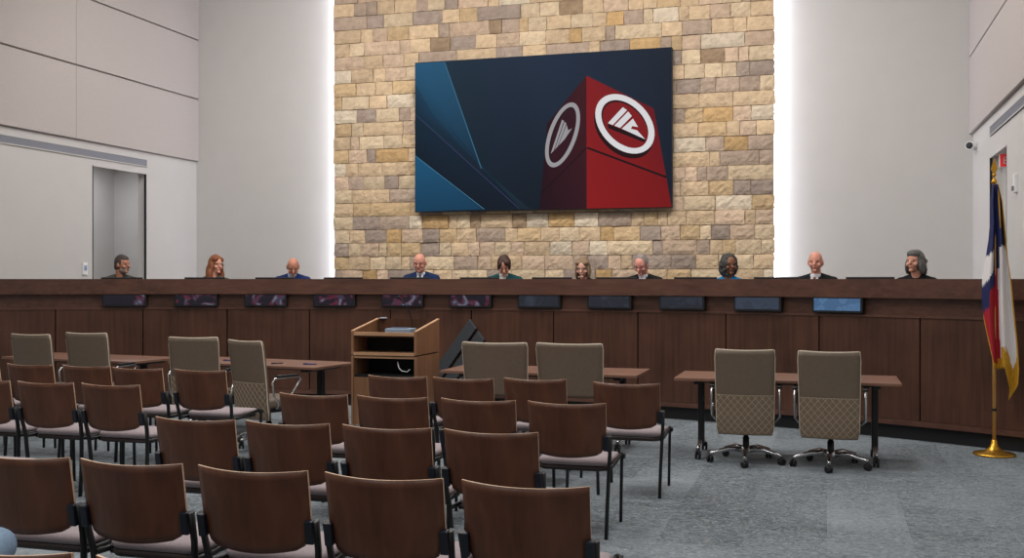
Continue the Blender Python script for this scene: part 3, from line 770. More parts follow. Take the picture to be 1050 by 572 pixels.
# ------------------------------------------------------------------ tables
def make_table(L=1.9, D=.76):
    t = thing('folding_table', '', 'table')
    zt = .727
    bm = NB(); box(bm, (0, 0, zt - .013), (L, D, .026), .004)
    for f in bm.faces:
        if abs(f.normal.z) < .5: f.material_index = 1
    obj('tabletop', bm, [table_m, tabedge_m], t)
    for s in (-1, 1):
        x = s * (L / 2 - .20)
        bm = NB(); box(bm, (x, 0, .40), (.055, .075, .60), .01); box(bm, (x, 0, zt - .045), (.07, D - .16, .035), .008)
        l = obj('leg', bm, black_m, t)
        bm = NB(); tube(bm, [(x, -.27, .085), (x, -.22, .10), (x, 0, .15), (x, .22, .10), (x, .27, .085)], .02, 10, sq=(.018, .022)); obj('foot', bm, chrome_m, l)
        for yy in (-.27, .27):
            bm = NB(); M = Matrix.Translation((x, yy, .038)) @ Matrix.Rotation(R(90), 4, 'Y')
            for zz in (-.026, .006): lathe(bm, [(.02, zz), (.038, zz + .003), (.038, zz + .017), (.02, zz + .02)], n=16, M=M)
            tube(bm, [(x, yy, .038), (x, yy, .095)], .012, 8); obj('caster', bm, blackpl_m, l)
    bm = NB(); box(bm, (0, .03, zt - .055), (L - .45, .05, .04), .006); obj('beam', bm, black_m, t)
    return t
TB = make_table(); TB.location = (-.35, 9.84, 0); tag(TB, 'brown topped folding table on black wheeled legs, in front of the flag', 'table', 'folding tables')
dup(TB, (-2.60, 9.97, 0), 0, 'brown topped folding table between the lectern and the right-hand table', 'folding tables')
dup(TB, (-5.72, 10.07, 0), R(-9), 'brown topped folding table left of the lectern with pens on it', 'folding tables')
dup(TB, (-7.92, 10.16, 0), R(-7), 'brown topped folding table at the left edge of the room', 'folding tables')

def pen(x, y, rz, lb, m):
    bm = NB(); tube(bm, [(-.07, 0, .0), (.055, 0, 0), (.072, 0, 0)], [.006, .006, .0015], 8); box(bm, (-.045, 0, .008), (.045, .006, .003), .001)
    o = obj('pen', bm, m); o.location = (x, y, .734); o.rotation_euler = (0, 0, rz); tag(o, lb, 'pen')
penblue_m = mat('pen_blue', (30, 44, 120), .35); penblack_m = mat('pen_black', (22, 24, 40), .35)
pen(-5.05, 9.85, .3, 'blue pen lying near the right end of the left table', penblue_m)
pen(-5.42, 9.85, 1.0, 'dark pen lying on the left table beside the turned chair', penblack_m)
pen(-6.1, 10.05, .1, 'blue pen behind the turned chair on the left table', penblue_m)
bm = NB(); box(bm, (0, 0, .008), (.16, .075, .016), .006, seg=3); box(bm, (.01, 0, .02), (.05, .04, .012), .005)
o = obj('phone', bm, blackpl_m); o.location = (-3.28, 9.86, .727); o.rotation_euler = (0, 0, .3); tag(o, 'small black device on the left end of the middle table', 'phone')

# ------------------------------------------------------------------ lectern
def lectern():
    x0, x1, y0, y1 = -4.44, -3.76, 9.52, 10.15
    t = thing('lectern', 'oak lectern with open shelves and sloping sides before the dais', 'lectern', ((x0 + x1) / 2, (y0 + y1) / 2, 0))
    W, D = x1 - x0, y1 - y0; hx, hy = W / 2, D / 2; p = .024
    zn, zf, zs = 1.09, 1.19, .86
    # lower cabinet
    for s in (-1, 1):
        bm = NB(); box(bm, (s * (hx - p / 2), 0, zs / 2), (p, D, zs - .01), .003); obj('side_panel', bm, podium_m, t)
        bm = NB(); Mx = Matrix.Translation((s * (hx - p / 2), 0, 0)) @ Matrix.Rotation(R(90), 4, 'Z')
        prism(bm, [(-hy, zs + .008), (hy, zs + .008), (hy, zf), (-hy, zn)], -p / 2, p / 2, M=Mx); u = obj('upper_side_panel', bm, podium_m, t)
        bm = NB(); ln = hypot(D, zf - zn); box(bm, (s * (hx - p / 2), 0, (zn + zf) / 2 + .004), (p + .006, ln, .012), .002, rot=Euler((atan2(zf - zn, D), 0, 0))); obj('edge_strip', bm, podtrim_m, u)
    bm = NB(); box(bm, (0, hy - p / 2, zf / 2), (W - 2 * p, p, zf - .02), .003); obj('front_panel', bm, podium_m, t)
    bm = NB(); box(bm, (0, hy - p / 2, zf - .006), (W - 2 * p, p + .012, .016), .003); obj('top_rail', bm, podtrim_m, t)
    bm = NB(); box(bm, (0, -hy + .02, zn - .022), (W - 2 * p, .03, .034), .003); obj('front_lip', bm, podtrim_m, t)
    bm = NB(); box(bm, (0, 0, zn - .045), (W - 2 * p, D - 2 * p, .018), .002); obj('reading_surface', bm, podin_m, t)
    bm = NB(); box(bm, (0, hy - p - .004, zn + .035), (W - 2 * p - .002, .006, .14)); obj('inner_shade_sheet', bm, podin_m, t)  # dark sheet added for the shade on the inner face of the front panel
    bm = NB(); box(bm, (0, 0, .875), (W - 2 * p, D - .03, .022), .002); box(bm, (0, -hy + .012, .875), (W - 2 * p, .024, .030), .002); obj('shelf', bm, podtrim_m, t)
    bm = NB(); box(bm, (0, 0, .842), (W - 2 * p, D - .03, .02), .002); obj('shelf', bm, podtrim_m, t)
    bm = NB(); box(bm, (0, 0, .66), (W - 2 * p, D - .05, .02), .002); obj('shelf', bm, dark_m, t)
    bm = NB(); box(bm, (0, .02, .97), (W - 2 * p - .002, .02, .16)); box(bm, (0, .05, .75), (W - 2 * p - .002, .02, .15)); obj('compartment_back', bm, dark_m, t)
    bm = NB(); box(bm, (0, -hy + .012, .36), (W - 2 * p - .006, .02, .575), .003); d = obj('door', bm, podium_m, t)
    bm = NB(); tube(bm, [(-.02, -hy - .0, .60), (-.02, -hy - .016, .60)], .009, 10); obj('knob', bm, black_m, d)
    bm = NB(); box(bm, (0, 0, .03), (W - .06, D - .06, .06)); obj('plinth', bm, black_m, t)
    bm = NB(); tube(bm, [(.12, -.28 + .03, .80), (.14, -.27, .745), (.17, -.27, .715), (.22, -.26, .705), (.25, -.25, .73)], .005, 8); obj('cable', bm, white_m, t)
    c = t.location
    k = thing('desk_microphone', 'thin black gooseneck microphone standing on the lectern', 'microphone', (c.x + .10, c.y + .18, zn - .036))
    bm = NB(); lathe(bm, [(.045, 0), (.045, .012), (.02, .022), (.01, .03)], n=20); obj('base', bm, black_m, k)
    bm = NB(); tube(bm, [(0, 0, .02), (0, -.0, .12), (-.03, -.01, .22), (-.08, -.03, .31), (-.10, -.05, .34)], .005, 8); obj('gooseneck', bm, black_m, k)
    bm = NB(); caps(bm, (-.10, -.05, .34), (-.115, -.075, .365), .010, .011); obj('capsule', bm, blackpl_m, k)
    k = thing('control_panel', 'pale grey control box with dark keys lying on the lectern top', 'control box', (c.x + .10, c.y - .12, zn - .036), R(4))
    bm = NB(); box(bm, (0, 0, .032), (.26, .20, .064), .006); obj('case', bm, mat('pale_case', (150, 168, 190), .4), k)
    bm = NB(); box(bm, (-.02, .02, .067), (.18, .10, .008), .002); obj('keypad', bm, mat('keypad', (60, 82, 108), .3), k)
    k = thing('lectern_clock', 'small grey disc on the far left corner of the lectern', 'disc', (c.x - .26, c.y + .285, zf + .002))
    bm = NB(); lathe(bm, [(.04, 0), (.042, .008), (.034, .016)], n=20); obj('disc', bm, vent_m, k)
lectern()

# ------------------------------------------------------------------ flag
def flag():
    x, y = 1.458, 10.55
    t = thing('flag_pole', 'gold pole with a spear tip on a round brass base at the right', 'flag pole', (x, y, 0))
    bm = NB(); tube(bm, [(0, 0, .06), (0, 0, 2.48)], .016, 14); obj('pole', bm, goldpole_m, t)
    bm = NB(); lathe(bm, [(.18, 0), (.182, .012), (.17, .022), (.09, .035), (.06, .06), (.035, .085), (.026, .13), (.02, .14)], n=36); obj('base', bm, gold_m, t)
    bm = NB(); lathe(bm, [(.019, .40), (.021, .405), (.021, .42), (.019, .425)], n=16); obj('ring', bm, black_m, t)
    bm = NB(); lathe(bm, [(.012, 2.46), (.026, 2.475), (.026, 2.49), (.010, 2.51), (.010, 2.53), (.022, 2.545), (.010, 2.56)], n=16)
    prism(bm, [(-.008, 2.555), (.008, 2.555), (.028, 2.60), (.0, 2.70), (-.028, 2.60)], -.005, .005); obj('finial', bm, gold_m, t)
    # the flag hangs in tight folds. Columns are folds; tables hold the edges of each fold at a few heights.
    f = thing('state_flag', 'blue, white and red flag with gold fringe hanging in folds from its pole', 'flag', (x, y, .45))
    # heights and sideways edges (metres from the pole) of five folds, read left to right
    Zs = [2.46, 2.30, 2.12, 1.95, 1.78, 1.60, 1.42, 1.25, 1.08, .92, .78, .62, .47]
    E = [[-.02, -.012, .0, .012, .022, .03], [-.035, -.02, .005, .03, .05, .062], [-.035, -.012, .012, .04, .06, .075], [-.05, -.02, .01, .045, .075, .09],
         [-.075, -.035, .012, .05, .085, .105], [-.10, -.045, .012, .052, .10, .13], [-.105, -.05, .012, .055, .115, .145], [-.09, -.045, .015, .06, .13, .162], [-.078, -.035, .018, .065, .14, .18],
         [-.07, -.02, .022, .07, .15, .19], [-.06, -.01, .03, .075, .155, .195], [-.03, .0, .04, .08, .15, .185], [.03, .04, .06, .09, .11, .13]]
    dep = [.03, -.055, .015, -.065, .01, -.04]
    def edge(k, z):
        for i in range(len(Zs) - 1):
            if Zs[i] >= z >= Zs[i + 1]:
                q = (Zs[i] - z) / (Zs[i] - Zs[i + 1]); return E[i][k] * (1 - q) + E[i + 1][k] * q
        return E[-1][k]
    def botz(u):      # lower hem: u in 0..5
        tb = [1.235, .80, .78, .80, .50, .66]
        i = min(4, int(u)); q = u - i; return tb[i] * (1 - q) + tb[i + 1] * q
    NU, NZ = 50, 70
    bm = NB(); fr = NB()
    grid = []
    for j in range(NZ + 1):
        row = []
        for i in range(NU + 1):
            u = 5 * i / NU; k = min(4, int(u)); q = u - k; qs = q * q * (3 - 2 * q)
            zb_ = botz(u); z = 2.46 + (zb_ - 2.46) * j / NZ
            xx = edge(k, z) * (1 - q) + edge(k + 1, z) * q
            amp = min(1, .35 + (2.46 - z) * 1.1)
            yy = (dep[k] * (1 - qs) + dep[k + 1] * qs) * amp - .005 + .006 * sin(9 * z + u * 2)
            row.append(bm.verts.new((xx, yy - .02, z - .45)))
        grid.append(row)
    for j in range(NZ):
        for i in range(NU):
            fc = bm.faces.new((grid[j][i], grid[j][i + 1], grid[j + 1][i + 1], grid[j + 1][i])); fc.smooth = True
            u = 5 * (i + .5) / NU; z = 2.46 + (botz(u) - 2.46) * (j + .5) / NZ; fz = (j + .5) / NZ
            # blue hoist at the top, red below left, white right
            lim_blue = 1.43 + .06 * u if u < 1.9 else (1.68 + .05 * (u - 2) if u < 2.6 else 1.90)
            m = 0
            if z < lim_blue - (.14 if u < 1 else 0): m = 1 if u < 2.35 + .22 * max(0, 1.5 - z) else 2
            if u < 1.55 and 1.52 + .1 * u < z < 1.86 - .04 * (1.5 - u): m = 2      # the white star in the blue
            if u > 2.9 and m == 0 and z < 1.86: m = 2
            if z > 1.86 and u > 4.35: m = 3
            if u > 4.72 and z < 1.95: m = 3
            dz = z - botz(u)
            if dz < (.055 if u < 2 else (.09 if u < 2.6 else (.20 if u < 3.2 else .28))): m = 3
            fc.material_index = m
    o = obj('cloth', bm, [fblue_m, fred_m, fwhite_m, fringe_m], f); fr.free()
    sl = o.modifiers.new('thickness', 'SOLIDIFY'); sl.thickness = .003
    bm = NB(); tube(bm, [(.012, -.02, 2.46 - .45), (.03, -.045, 2.36 - .45), (.036, -.07, 2.20 - .45), (.04, -.085, 2.06 - .45)], .006, 8); 
    obj('cord', bm, fringe_m, f)
flag()

# ------------------------------------------------------------------ small wall fixtures
t = thing('security_camera', 'small white camera with a black lens on the right wall near the corner', 'camera', (XR, 15.62, 3.40))
bm = NB(); lathe(bm, [(.055, 0), (.055, .02), (.03, .04)], n=20, M=Matrix.Rotation(R(-90), 4, 'Y')); obj('mount', bm, white_m, t)
bm = NB(); M = Matrix.Translation((-.06, .02, 0)) @ Matrix.Rotation(R(90), 4, 'X') @ Matrix.Rotation(R(-25), 4, 'Y')
lathe(bm, [(.05, -.06), (.06, -.04), (.06, .08), (.055, .09)], n=24, M=M); obj('body', bm, white_m, t)
bm = NB(); lathe(bm, [(.045, .085), (.045, .096), (.02, .10)], n=24, M=M); obj('lens', bm, blackpl_m, t)
t = thing('alarm_strobe', 'small white wall strobe to the right of the right doorway', 'strobe', (XR, 12.42, 2.52))
bm = NB(); box(bm, (-.016, 0, .10), (.04, .11, .2), .008); obj('body', bm, white_m, t)
bm = NB(); box(bm, (-.045, 0, .045), (.02, .07, .05), .008); obj('lens', bm, mat('strobe_lens', (110, 112, 118), .15), t)
t = thing('wall_keypad', 'small white wall plate with a blue panel left of the left doorway', 'keypad', (XL, 13.12, 1.66))
bm = NB(); box(bm, (.012, 0, .09), (.024, .10, .18), .006); obj('plate', bm, white_m, t)
bm = NB(); box(bm, (.026, 0, .10), (.006, .055, .07), .002); obj('panel', bm, mat('keypad_blue', (112, 140, 172), .3), t)
t = thing('exit_sign', 'red lit exit sign under the lintel of the right doorway', 'exit sign', (XR + .20, 13.95, DR[2] - .185))
bm = NB(); box(bm, (0, 0, .085), (.32, .04, .17), .006); box(bm, (0, 0, .178), (.08, .03, .02)); obj('housing', bm, white_m, t)
bm = NB(); red_m = mat('exit_red', (190, 20, 24), .4, emit=(190, 50, 52), es=.5); box(bm, (0, -.022, .085), (.30, .004, .15)); obj('face', bm, red_m, t)
cu = bpy.data.curves.new('letters', 'FONT'); cu.body = 'EXIT'; cu.size = .12; cu.align_x = 'CENTER'; cu.extrude = .001
lo_ = bpy.data.objects.new('tmp', cu); C.objects.link(lo_); lm = bpy.data.meshes.new_from_object(lo_.evaluated_get(bpy.context.evaluated_depsgraph_get())); bpy.data.objects.remove(lo_)
lm.materials.clear(); lm.materials.append(white_m); lo_ = bpy.data.objects.new('lettering', lm); C.objects.link(lo_); lo_.parent = t; lo_.location = (0, -.026, .045); lo_.rotation_euler = (R(90), 0, 0)

# ------------------------------------------------------------------ monitors on the dais worktop
def make_monitor():
    t = thing('desktop_monitor', '', 'monitor')
    bm = NB(); box(bm, (0, 0, .182), (.52, .03, .30), .006); obj('panel', bm, blackpl_m, t)
    bm = NB(); box(bm, (0, .017, .182), (.49, .003, .27)); obj('screen', bm, mat('monitor_screen', (30, 40, 60), .2, emit=(150, 180, 210), es=.6), t)
    bm = NB(); box(bm, (0, -.03, .10), (.05, .03, .19), .006); box(bm, (0, -.01, .006), (.22, .16, .012), .004); obj('stand', bm, blackpl_m, t)
    return t
MON = make_monitor()
def ray_arc(px, r):
    u = (px - 525) / F; dx, dy = -sin(TH) + u * cos(TH), cos(TH) + u * sin(TH)
    A = dx * dx + dy * dy; B = -2 * (dx * AX + dy * AY); c = AX * AX + AY * AY - r * r
    k = (-B + sqrt(B * B - 4 * A * c)) / (2 * A); return k * dx, k * dy
mp = [(125, 283.0, 'in front of the bearded man at the left'), (210, 283.3, 'in front of the long-haired woman'), (282, 283.5, 'left of the bald man looking down'), (352, 284.5, 'between two bald men, left of the middle'),
      (420, 283.6, 'in front of the bald man in a blue suit'), (492, 284.6, 'left of the brown-haired man'), (566, 285.2, 'left of the woman with a bob'), (632, 285.2, 'left of the grey-haired man looking down'),
      (713, 285.8, 'left of the woman with dark curls'), (796, 284.5, 'left of the bald man in a black suit'), (892, 282.4, 'left of the grey-haired woman')]
for i, (px, py, lb) in enumerate(mp):
    x, y = ray_arc(px, 11.33); a = atan2(x - AX, y - AY)
    lab = 'black monitor on the dais, ' + lb
    m = MON if i == 0 else dup(MON, (0, 0, 0), 0, lab)
    m.location = (x, y, 1.29); m.rotation_euler = (0, 0, -a); m['label'] = lab; m['group'] = 'monitors on the dais'

# ------------------------------------------------------------------ people
def person(name_label, loc, rz, skin, cloth, hair=None, style='bald', glasses=False, pitch=0, turn=0, tilt=0, trousers=(30, 32, 38), shirt=None, tie=None, beard=None, female=False, elbow=None, crossed=False, hs=1.0, sw=1.0, slump=0):
    t = thing('person', name_label, 'person', loc, rz)
    sk = mat('skin', skin, .5, noise_amt=.05, noise_scale=30, spec=.3)
    cl = cloth if not isinstance(cloth, tuple) else mat('clothing', cloth, .8, noise_amt=.08, noise_scale=40, bump=.15, bump_scale=150, spec=.2)
    tr = trousers if not isinstance(trousers, tuple) else mat('trousers', trousers, .85, noise_amt=.08, noise_scale=40)
    sh = (.19 if not female else .165) * sw
    nk = Vector((0, .01, 1.09 - slump)); Mh = Matrix.Translation(nk) @ Euler((-pitch, tilt, turn), 'XYZ').to_matrix().to_4x4()
    def torso(bm, g):
        ell(bm, (0, .0, .56), (.165 + g, .135 + g, .13 + g)); ell(bm, (0, .0, .70), (.15 + g, .12 + g, .16 + g))
        ell(bm, (0, .0, .90 - slump / 2), (.165 * sw + g, .125 + g, .18 + g)); ell(bm, (0, -.005, .985 - slump), ((sh - .015) + g, .10 + g, .085 + g))
        caps(bm, (-sh + .03, -.005, 1.025 - slump), (-.03, -.005, 1.07 - slump), .052 + g, .05 + g); caps(bm, (sh - .03, -.005, 1.025 - slump), (.03, -.005, 1.07 - slump), .052 + g, .05 + g)
        if female:
            for s in (-1, 1): ell(bm, (s * .07, .09, .90), (.06 + g, .06 + g, .065 + g))
    J = {}
    for s in (-1, 1):
        shd = Vector((s * sh, -.005, 1.015 - slump)); el = Vector((s * (sh + .06), .10, .79)); wr = Vector((s * .10, .33, .795))
        if elbow and s == elbow[0]: el, wr = Vector(elbow[1]), Vector(elbow[2])
        elif crossed: el = Vector((s * (sh + .02), .04, .74)); wr = Vector((s * .07, .26, .66))
        elif elbow: wr = Vector((s * .06, .24, .62)); el = Vector((s * (sh + .06), .06, .74))
        J[s] = (shd, el, wr)
    def arms(bm, g, upto=1.0):
        for s in (-1, 1):
            a, b, c = J[s]
            caps(bm, a, b, .056 + g, .044 + g); caps(bm, b, b + (c - b) * upto, .043 + g, .030 + g + (.004 if upto < 1 else 0))
    def legs(bm, g, upto=1.0):
        for s in (-1, 1):
            h_, k_, n_ = Vector((s * .09, .03, .53)), Vector((s * .13, .44, .52)), Vector((s * .13, .44, .09))
            if crossed and s == 1: k_, n_ = Vector((-.015, .43, .620)), Vector((-.24, .55, .33))
            caps(bm, h_, k_, .088 + g, .062 + g); caps(bm, k_, k_ + (n_ - k_) * upto, .058 + g, .038 + g + (.01 if upto < 1 else 0))
    # body: one continuous surface with head, neck, torso, limbs, hands
    bm = NB(); torso(bm, -.01); arms(bm, -.006); legs(bm, -.008)
    for s in (-1, 1):
        if crossed and s == 1: caps(bm, (-.25, .56, .30), (-.30, .71, .25), .04, .032)
        else: caps(bm, (s * .13, .43, .05), (s * .135, .60, .035), .04, .032)
    caps(bm, nk - Vector((0, .005, .06)), nk + Vector((0, .012, .09)), .058, .054)
    def headfn(d):
        v = d.copy()
        if v.z > 0: k_ = sqrt((1 - min(.999, d.z) ** 3.0) / (1 - min(.999, d.z) ** 2)) if d.z < .999 else 1; v.x *= k_; v.y *= k_
        if v.z < 0: v.x *= 1 - .24 * (-v.z) ** 1.2; v.y *= (1 - .10 * (-v.z)) if v.y > 0 else (1 - .35 * (-v.z))
        if v.y > 0: v.x *= 1 - .08 * v.y
        e = max(0, 1 - ((abs(v.x) - .42) / .26) ** 2 - ((v.z + .02) / .2) ** 2) if v.y > .3 else 0
        v.y -= .055 * e
        return v
    hc = Vector((0, .035, .155)); hx, hy, hz = .077 * hs, .098 * hs, .122 * hs
    ell(bm, hc, (hx, hy, hz), Mh, 40, 30, fn=headfn)
    caps(bm, hc + Vector((0, hy * .93, .012)), hc + Vector((0, hy + .020, -.026)), .009, .015, Mh)         # nose
    ell(bm, hc + Vector((0, hy * .80, -.095)), (.026, .020, .02), Mh)                                        # chin
    ell(bm, hc + Vector((0, hy * .86, -.062)), (.026, .014, .012), Mh)                                      # mouth mound
    caps(bm, hc + Vector((-.045, hy * .80, .030)), hc + Vector((.045, hy * .80, .030)), .009, .009, Mh)      # brow
    for s in (-1, 1):
        ell(bm, hc + Vector((s * (hx + .004), -.008, -.008)), (.010, .022, .034), Mh)                         # ear
        ell(bm, hc + Vector((s * .045, hy * .70, -.03)), (.022, .02, .022), Mh)                               # cheek
        a, b, c = J[s]; d = (c - b).normalized(); pal = c + d * .05; sd = Vector((-d.y, d.x, 0)).normalized()
        ell(bm, pal, (.040, .046, .017)); caps(bm, c, pal, .027, .022)
        for k in range(4):
            o_ = sd * ((k - 1.5) * .021); st = pal + d * .035 + o_; L = (.062, .075, .078, .064)[k]
            mid = st + d * (L * .55) + Vector((0, 0, -.003)); caps(bm, st, mid, .0092, .0085); caps(bm, mid, mid + d * (L * .45) + Vector((0, 0, -.014)), .0085, .0075)
        th_ = pal - sd * (s * .034) * (1 if sd.x > 0 else -1); caps(bm, th_, th_ + d * .03 - sd * (s * .018) * (1 if sd.x > 0 else -1), .0115, .010); 
    body = remeshed('body', bm, sk, .0062, t, 2)
    # clothing
    bm = NB(); torso(bm, .010); arms(bm, .011, .93); top = remeshed('jacket' if shirt else 'shirt', bm, cl, .012, t, 3)
    bm = NB(); legs(bm, .010, .90); ell(bm, (0, .0, .56), (.178, .148, .125)); remeshed('trousers', bm, tr, .014, t, 2)
    for s in (-1, 1):
        if crossed and s == 1:
            bm = NB(); caps(bm, (-.252, .555, .295), (-.305, .72, .24), .047, .040); remeshed('shoe', bm, black_m, .009, t, 2); continue
        bm = NB(); caps(bm, (s * .13, .42, .055), (s * .135, .61, .042), .046, .040); box(bm, (s * .132, .515, .010), (.085, .27, .02), .008); remeshed('shoe', bm, black_m, .009, t, 2)
    if shirt:
        sm = mat('shirt_cloth', shirt, .8, bump=.1)
        bm = NB(); lathe(bm, [(.064, -.045), (.068, .0), (.063, .025), (.058, .022), (.058, -.045)], c=nk + Vector((0, .004, -.005)), n=24)
        box(bm, nk + Vector((0, .082, -.095)), (.10, .03, .14), .012, rot=Euler((R(16), 0, 0))); obj('shirt_collar', bm, sm, t, smooth=True)
        if tie:
            bm = NB(); prism(bm, [(-.016, .0), (.016, .0), (.011, -.03), (.022, -.13), (-.022, -.13), (-.011, -.03)], -.005, .005, M=Matrix.Translation(nk + Vector((0, .092, -.02))) @ Euler((R(16), 0, 0)).to_matrix().to_4x4()); obj('tie', bm, mat('tie', tie, .6), t)
        bm = NB()
        for s in (-1, 1): prism(bm, [(s * .05, .01), (s * .095, -.02), (s * .07, -.12), (s * .02, -.15)], -.006, .006, M=Matrix.Translation(nk + Vector((0, .098, -.02))) @ Euler((R(18), 0, 0)).to_matrix().to_4x4())
        obj('lapel', bm, cl, top)
    # eyes, mouth
    em = mat('eyes', (32, 24, 22), .2)
    for s in (-1, 1):
        bm = NB(); ell(bm, hc + Vector((s * .031, hy * .86, .008)), (.0105, .008, .006), Mh, 12, 8); obj('eye', bm, em, t)
    bm = NB(); ell(bm, hc + Vector((0, hy * .955, -.060)), (.022, .006, .0055), Mh, 12, 8); obj('lips', bm, mat('lips', tuple(int(v * k) for v, k in zip(skin, (.78, .58, .56))), .4), t)
    if beard:
        bm = NB(); ell(bm, hc + Vector((0, .030, -.075)), (.066, .062, .050), Mh); ell(bm, hc + Vector((0, hy * .86, -.046)), (.028, .012, .008), Mh)
        remeshed('beard', bm, mat('beard', beard, .9, noise_amt=.2, noise_scale=100), .006, t)
    if hair:
        hm = mat('hair', hair, .6, noise_amt=.35, noise_scale=55, bump=.6, bump_scale=90)
        bm = NB()
        def he(c, s): ell(bm, hc + Vector(c), s, Mh, 24, 18, fn=(lambda d: d * (1 + (.05 if style in ('curly', 'wavy') else .02) * noise.noise(d * 5 + Vector(c) * 40))))
        if style == 'short': he((0, -.020, .022), (hx + .008, hy, hz)); he((0, .02, .075), (.062, .07, .055)); he((0, -.055, -.02), (hx + .004, .05, .08))
        if style == 'thin': he((0, -.022, .030), (hx + .012, hy - .004, hz)); he((0, -.058, -.02), (hx + .003, .045, .075)); he((0, .0, .06), (.066, .075, .062))
        if style == 'fringe':      # bald with short sides
            he((0, -.052, -.012), (hx + .003, .052, .070))
        if style == 'parted': he((0, -.012, .028), (hx + .015, hy + .002, hz + .002)); he((-.03, .045, .072), (.05, .055, .05)); he((.045, .02, .05), (.035, .07, .06)); he((.074, .015, .005), (.016, .042, .06)); he((-.074, .015, .005), (.016, .042, .06)); he((0, -.05, -.03), (hx + .008, .055, .085))
        if style == 'bob':
            he((0, -.014, .026), (hx + .020, hy + .008, hz + .006)); he((0, -.055, -.04), (hx + .022, .06, .10)); he((-.05, .045, .078), (.04, .040, .034)); he((.045, .045, .078), (.042, .040, .032))
            for s in (-1, 1): he((s * .080, .012, -.045), (.022, .052, .095))
        if style == 'long':
            he((0, -.012, .028), (hx + .020, hy + .004, hz + .006)); he((0, -.06, -.09), (hx + .032, .06, .16)); he((-.04, .045, .078), (.045, .045, .04)); he((.045, .045, .078), (.045, .045, .04))
            for s in (-1, 1): he((s * .086, .0, -.06), (.028, .055, .12)); he((s * .10, .0, -.14), (.04, .055, .10))
        if style == 'curly':
            rs = random.Random(5); he((0, -.022, .02), (hx + .032, hy + .008, hz + .010)); he((0, -.05, -.05), (hx + .04, .075, .10))
            for k in range(90):
                a = rs.uniform(0, 2 * pi); zz = rs.uniform(-.13, .13); rr_ = sqrt(max(0, 1 - (zz / .145) ** 2))
                cx, cy = (hx + .022) * rr_ * cos(a), -.024 + (hy + .008) * rr_ * sin(a)
                if cy > .03 and zz < .07: continue
                he((cx, cy, zz), (.020, .020, .020))
        if style == 'wavy':
            rs = random.Random(9); he((0, -.020, .012), (hx + .022, hy, hz + .002)); he((0, -.05, -.05), (hx + .030, .066, .10)); he((0, .030, .082), (.074, .070, .050))
            for s in (-1, 1): he((s * .084, .0, -.05), (.024, .05, .085))
            for k in range(22):
                a = rs.uniform(pi * 1.02, pi * 1.98); zz = rs.uniform(-.13, .03); he(((hx + .020) * cos(a), -.02 + hy * sin(a), zz), (.022, .022, .026))
        remeshed('hair', bm, hm, .0075, t, 1)
    if glasses:
        bm = NB()
        for s in (-1, 1):
            pts = [Mh @ (hc + Vector((s * .033 + .025 * cos(k * pi / 8), hy + .006, .008 + .019 * sin(k * pi / 8)))) for k in range(17)]
            tube(bm, pts, .0022, 6, caps=False)
            tube(bm, [Mh @ (hc + Vector((s * .058, hy + .004, .012))), Mh @ (hc + Vector((s * (hx + .006), .0, .012)))], .0025, 6)
        tube(bm, [Mh @ (hc + Vector((-.008, hy + .010, .012))), Mh @ (hc + Vector((.008, hy + .010, .012)))], .003, 6)
        obj('glasses', bm, black_m, t)
    return t
def seat_at(px, r=12.02):
    x, y = ray_arc(px, r); return x, y
PE = [
 (123, dict(label='man with short dark hair and grey beard, far left of the dais', skin=(176, 122, 100), cloth=(70, 68, 60), hair=(62, 52, 48), style='short', beard=(136, 120, 110), turn=R(50), pitch=R(2))),
 (219, dict(label='woman with long red hair and glasses behind the dais', skin=(222, 160, 138), cloth=(92, 84, 78), hair=(126, 70, 36), style='long', glasses=True, turn=R(36), pitch=R(-3), tilt=R(-6), female=True, slump=.01)),
 (300, dict(label='bald man in a navy suit looking down, third from the left', skin=(196, 136, 112), cloth=(26, 44, 92), hair=(70, 54, 46), style='fringe', turn=R(4), pitch=R(30), shirt=(170, 190, 220), slump=-.01)),
 (432, dict(label='bald man with glasses in a blue suit and white shirt', skin=(214, 150, 130), cloth=(30, 46, 84), glasses=True, turn=R(-14), pitch=R(14), shirt=(225, 226, 230), tie=(50, 56, 92), beard=(190, 140, 124), slump=-.035)),
 (517, dict(label='man with brown side-parted hair in a teal jacket looking down', skin=(208, 146, 124), cloth=(30, 72, 76), hair=(62, 36, 27), style='parted', turn=R(0), pitch=R(27), shirt=(216, 214, 206), glasses=True, slump=-.01)),
 (599, dict(label='woman with a blonde brown bob and dark glasses', skin=(224, 170, 150), cloth=(40, 38, 42), hair=(130, 106, 80), style='bob', glasses=True, turn=R(-14), pitch=R(10), female=True, slump=.05)),
 (660, dict(label='man with thin grey hair and glasses in a black jacket', skin=(220, 152, 136), cloth=(26, 27, 30), hair=(140, 128, 122), style='thin', glasses=True, turn=R(-20), pitch=R(22), shirt=(214, 214, 216))),
 (747, dict(label='woman with dark curly hair and glasses in a bright blue top', skin=(128, 84, 62), cloth=(24, 126, 186), hair=(58, 56, 53), style='curly', glasses=True, turn=R(20), pitch=R(0), female=True, slump=.03)),
 (837, dict(label='bald man in a black suit with white shirt and red tie', skin=(214, 150, 130), cloth=(24, 25, 30), hair=(190, 170, 160), style='fringe', turn=R(-8), pitch=R(2), shirt=(228, 228, 232), tie=(110, 22, 34), slump=0)),
 (940, dict(label='woman with wavy grey hair in a black top, far right of the dais', skin=(206, 150, 128), cloth=(24, 24, 26), hair=(92, 90, 88), style='wavy', turn=R(-30), pitch=R(-2), female=True, slump=.01)),
]
who = ['bearded man', 'red-haired woman', 'bald man in navy', 'bald man with glasses', 'man in the teal jacket', 'woman with the bob', 'man with thin grey hair', 'woman in bright blue', 'bald man in black', 'grey-haired woman']
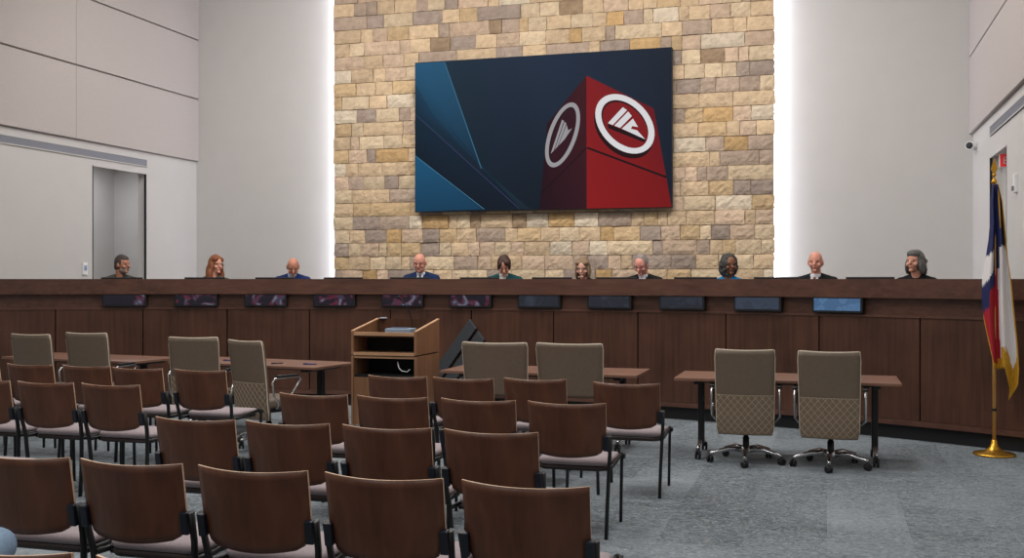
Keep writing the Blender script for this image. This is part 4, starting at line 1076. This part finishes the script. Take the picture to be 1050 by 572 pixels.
for i, (px, kw) in enumerate(PE):
    x, y = seat_at(px); lb = kw.pop('label')
    fa = atan2(x - AX, y - AY); rz = pi - fa; view = atan2(x, -y)
    df = (view - rz + pi) % (2 * pi) - pi
    rz += df * .45; kw['turn'] += df * .55
    person(lb, (x, y, PLAT), rz, **kw)
    # a swivel chair carries each member
    dup(T0, (x, y + .02, PLAT + .005), rz + {0: .35, 2: .5, 9: .55}.get(i, 0), 'taupe swivel chair behind the dais, under the ' + who[i], 'swivel chairs behind the dais')
# audience member at the left edge
person('person in light blue seated at the bottom left corner, only a knee showing', (-2.905, 2.79, 0), 0, (205, 150, 128), denim_m, hair=(80, 60, 48), style='short', trousers=denim_m, crossed=True)

# ------------------------------------------------------------------ lights
def area(name, loc, sx, sy, power, rot=(0, 0, 0), col=(1, .97, .93), spread=None):
    l = bpy.data.lights.new(name, 'AREA'); l.shape = 'RECTANGLE'; l.size = sx; l.size_y = sy; l.energy = power; l.color = col
    if spread: l.spread = spread
    o = bpy.data.objects.new(name, l); C.objects.link(o); o.location = loc; o.rotation_euler = rot
for x, y, p in [(-6.0, -1.5, 40), (-4.2, -1.5, 45), (-.6, -1.5, 45), (-6.6, 2.2, 40), (-4.2, 2.2, 55), (-.6, 2.2, 55), (-6.2, 5.9, 45), (-4.2, 5.9, 80), (-.6, 5.9, 70), (-6.4, 9.4, 46), (-4.2, 9.4, 90), (-.8, 9.4, 70)]:
    area('ceiling_lamp', (x, y, ZC - .03), 1.1, 1.1, p)
for x, p in ((-7.6, 80), (-5.6, 75), (-2.8, 75), (-.6, 80)):
    area('back_wall_fill', (x, 11.6, ZC - .25), .9, .5, p, (R(42), 0, 0))  # unseen lamps, added and tilted to brighten the back wall
area('hall_lamp', (XL - .95, 14.9, DL[2] + .25), .5, .5, 16, col=(.95, .97, 1))
area('hall_lamp', (XR + .9, 14.9, DR[2] + .25), .4, .4, 16)
w = bpy.data.worlds.new('world'); S.world = w; w.use_nodes = True
w.node_tree.nodes['Background'].inputs[0].default_value = (.05, .05, .055, 1)
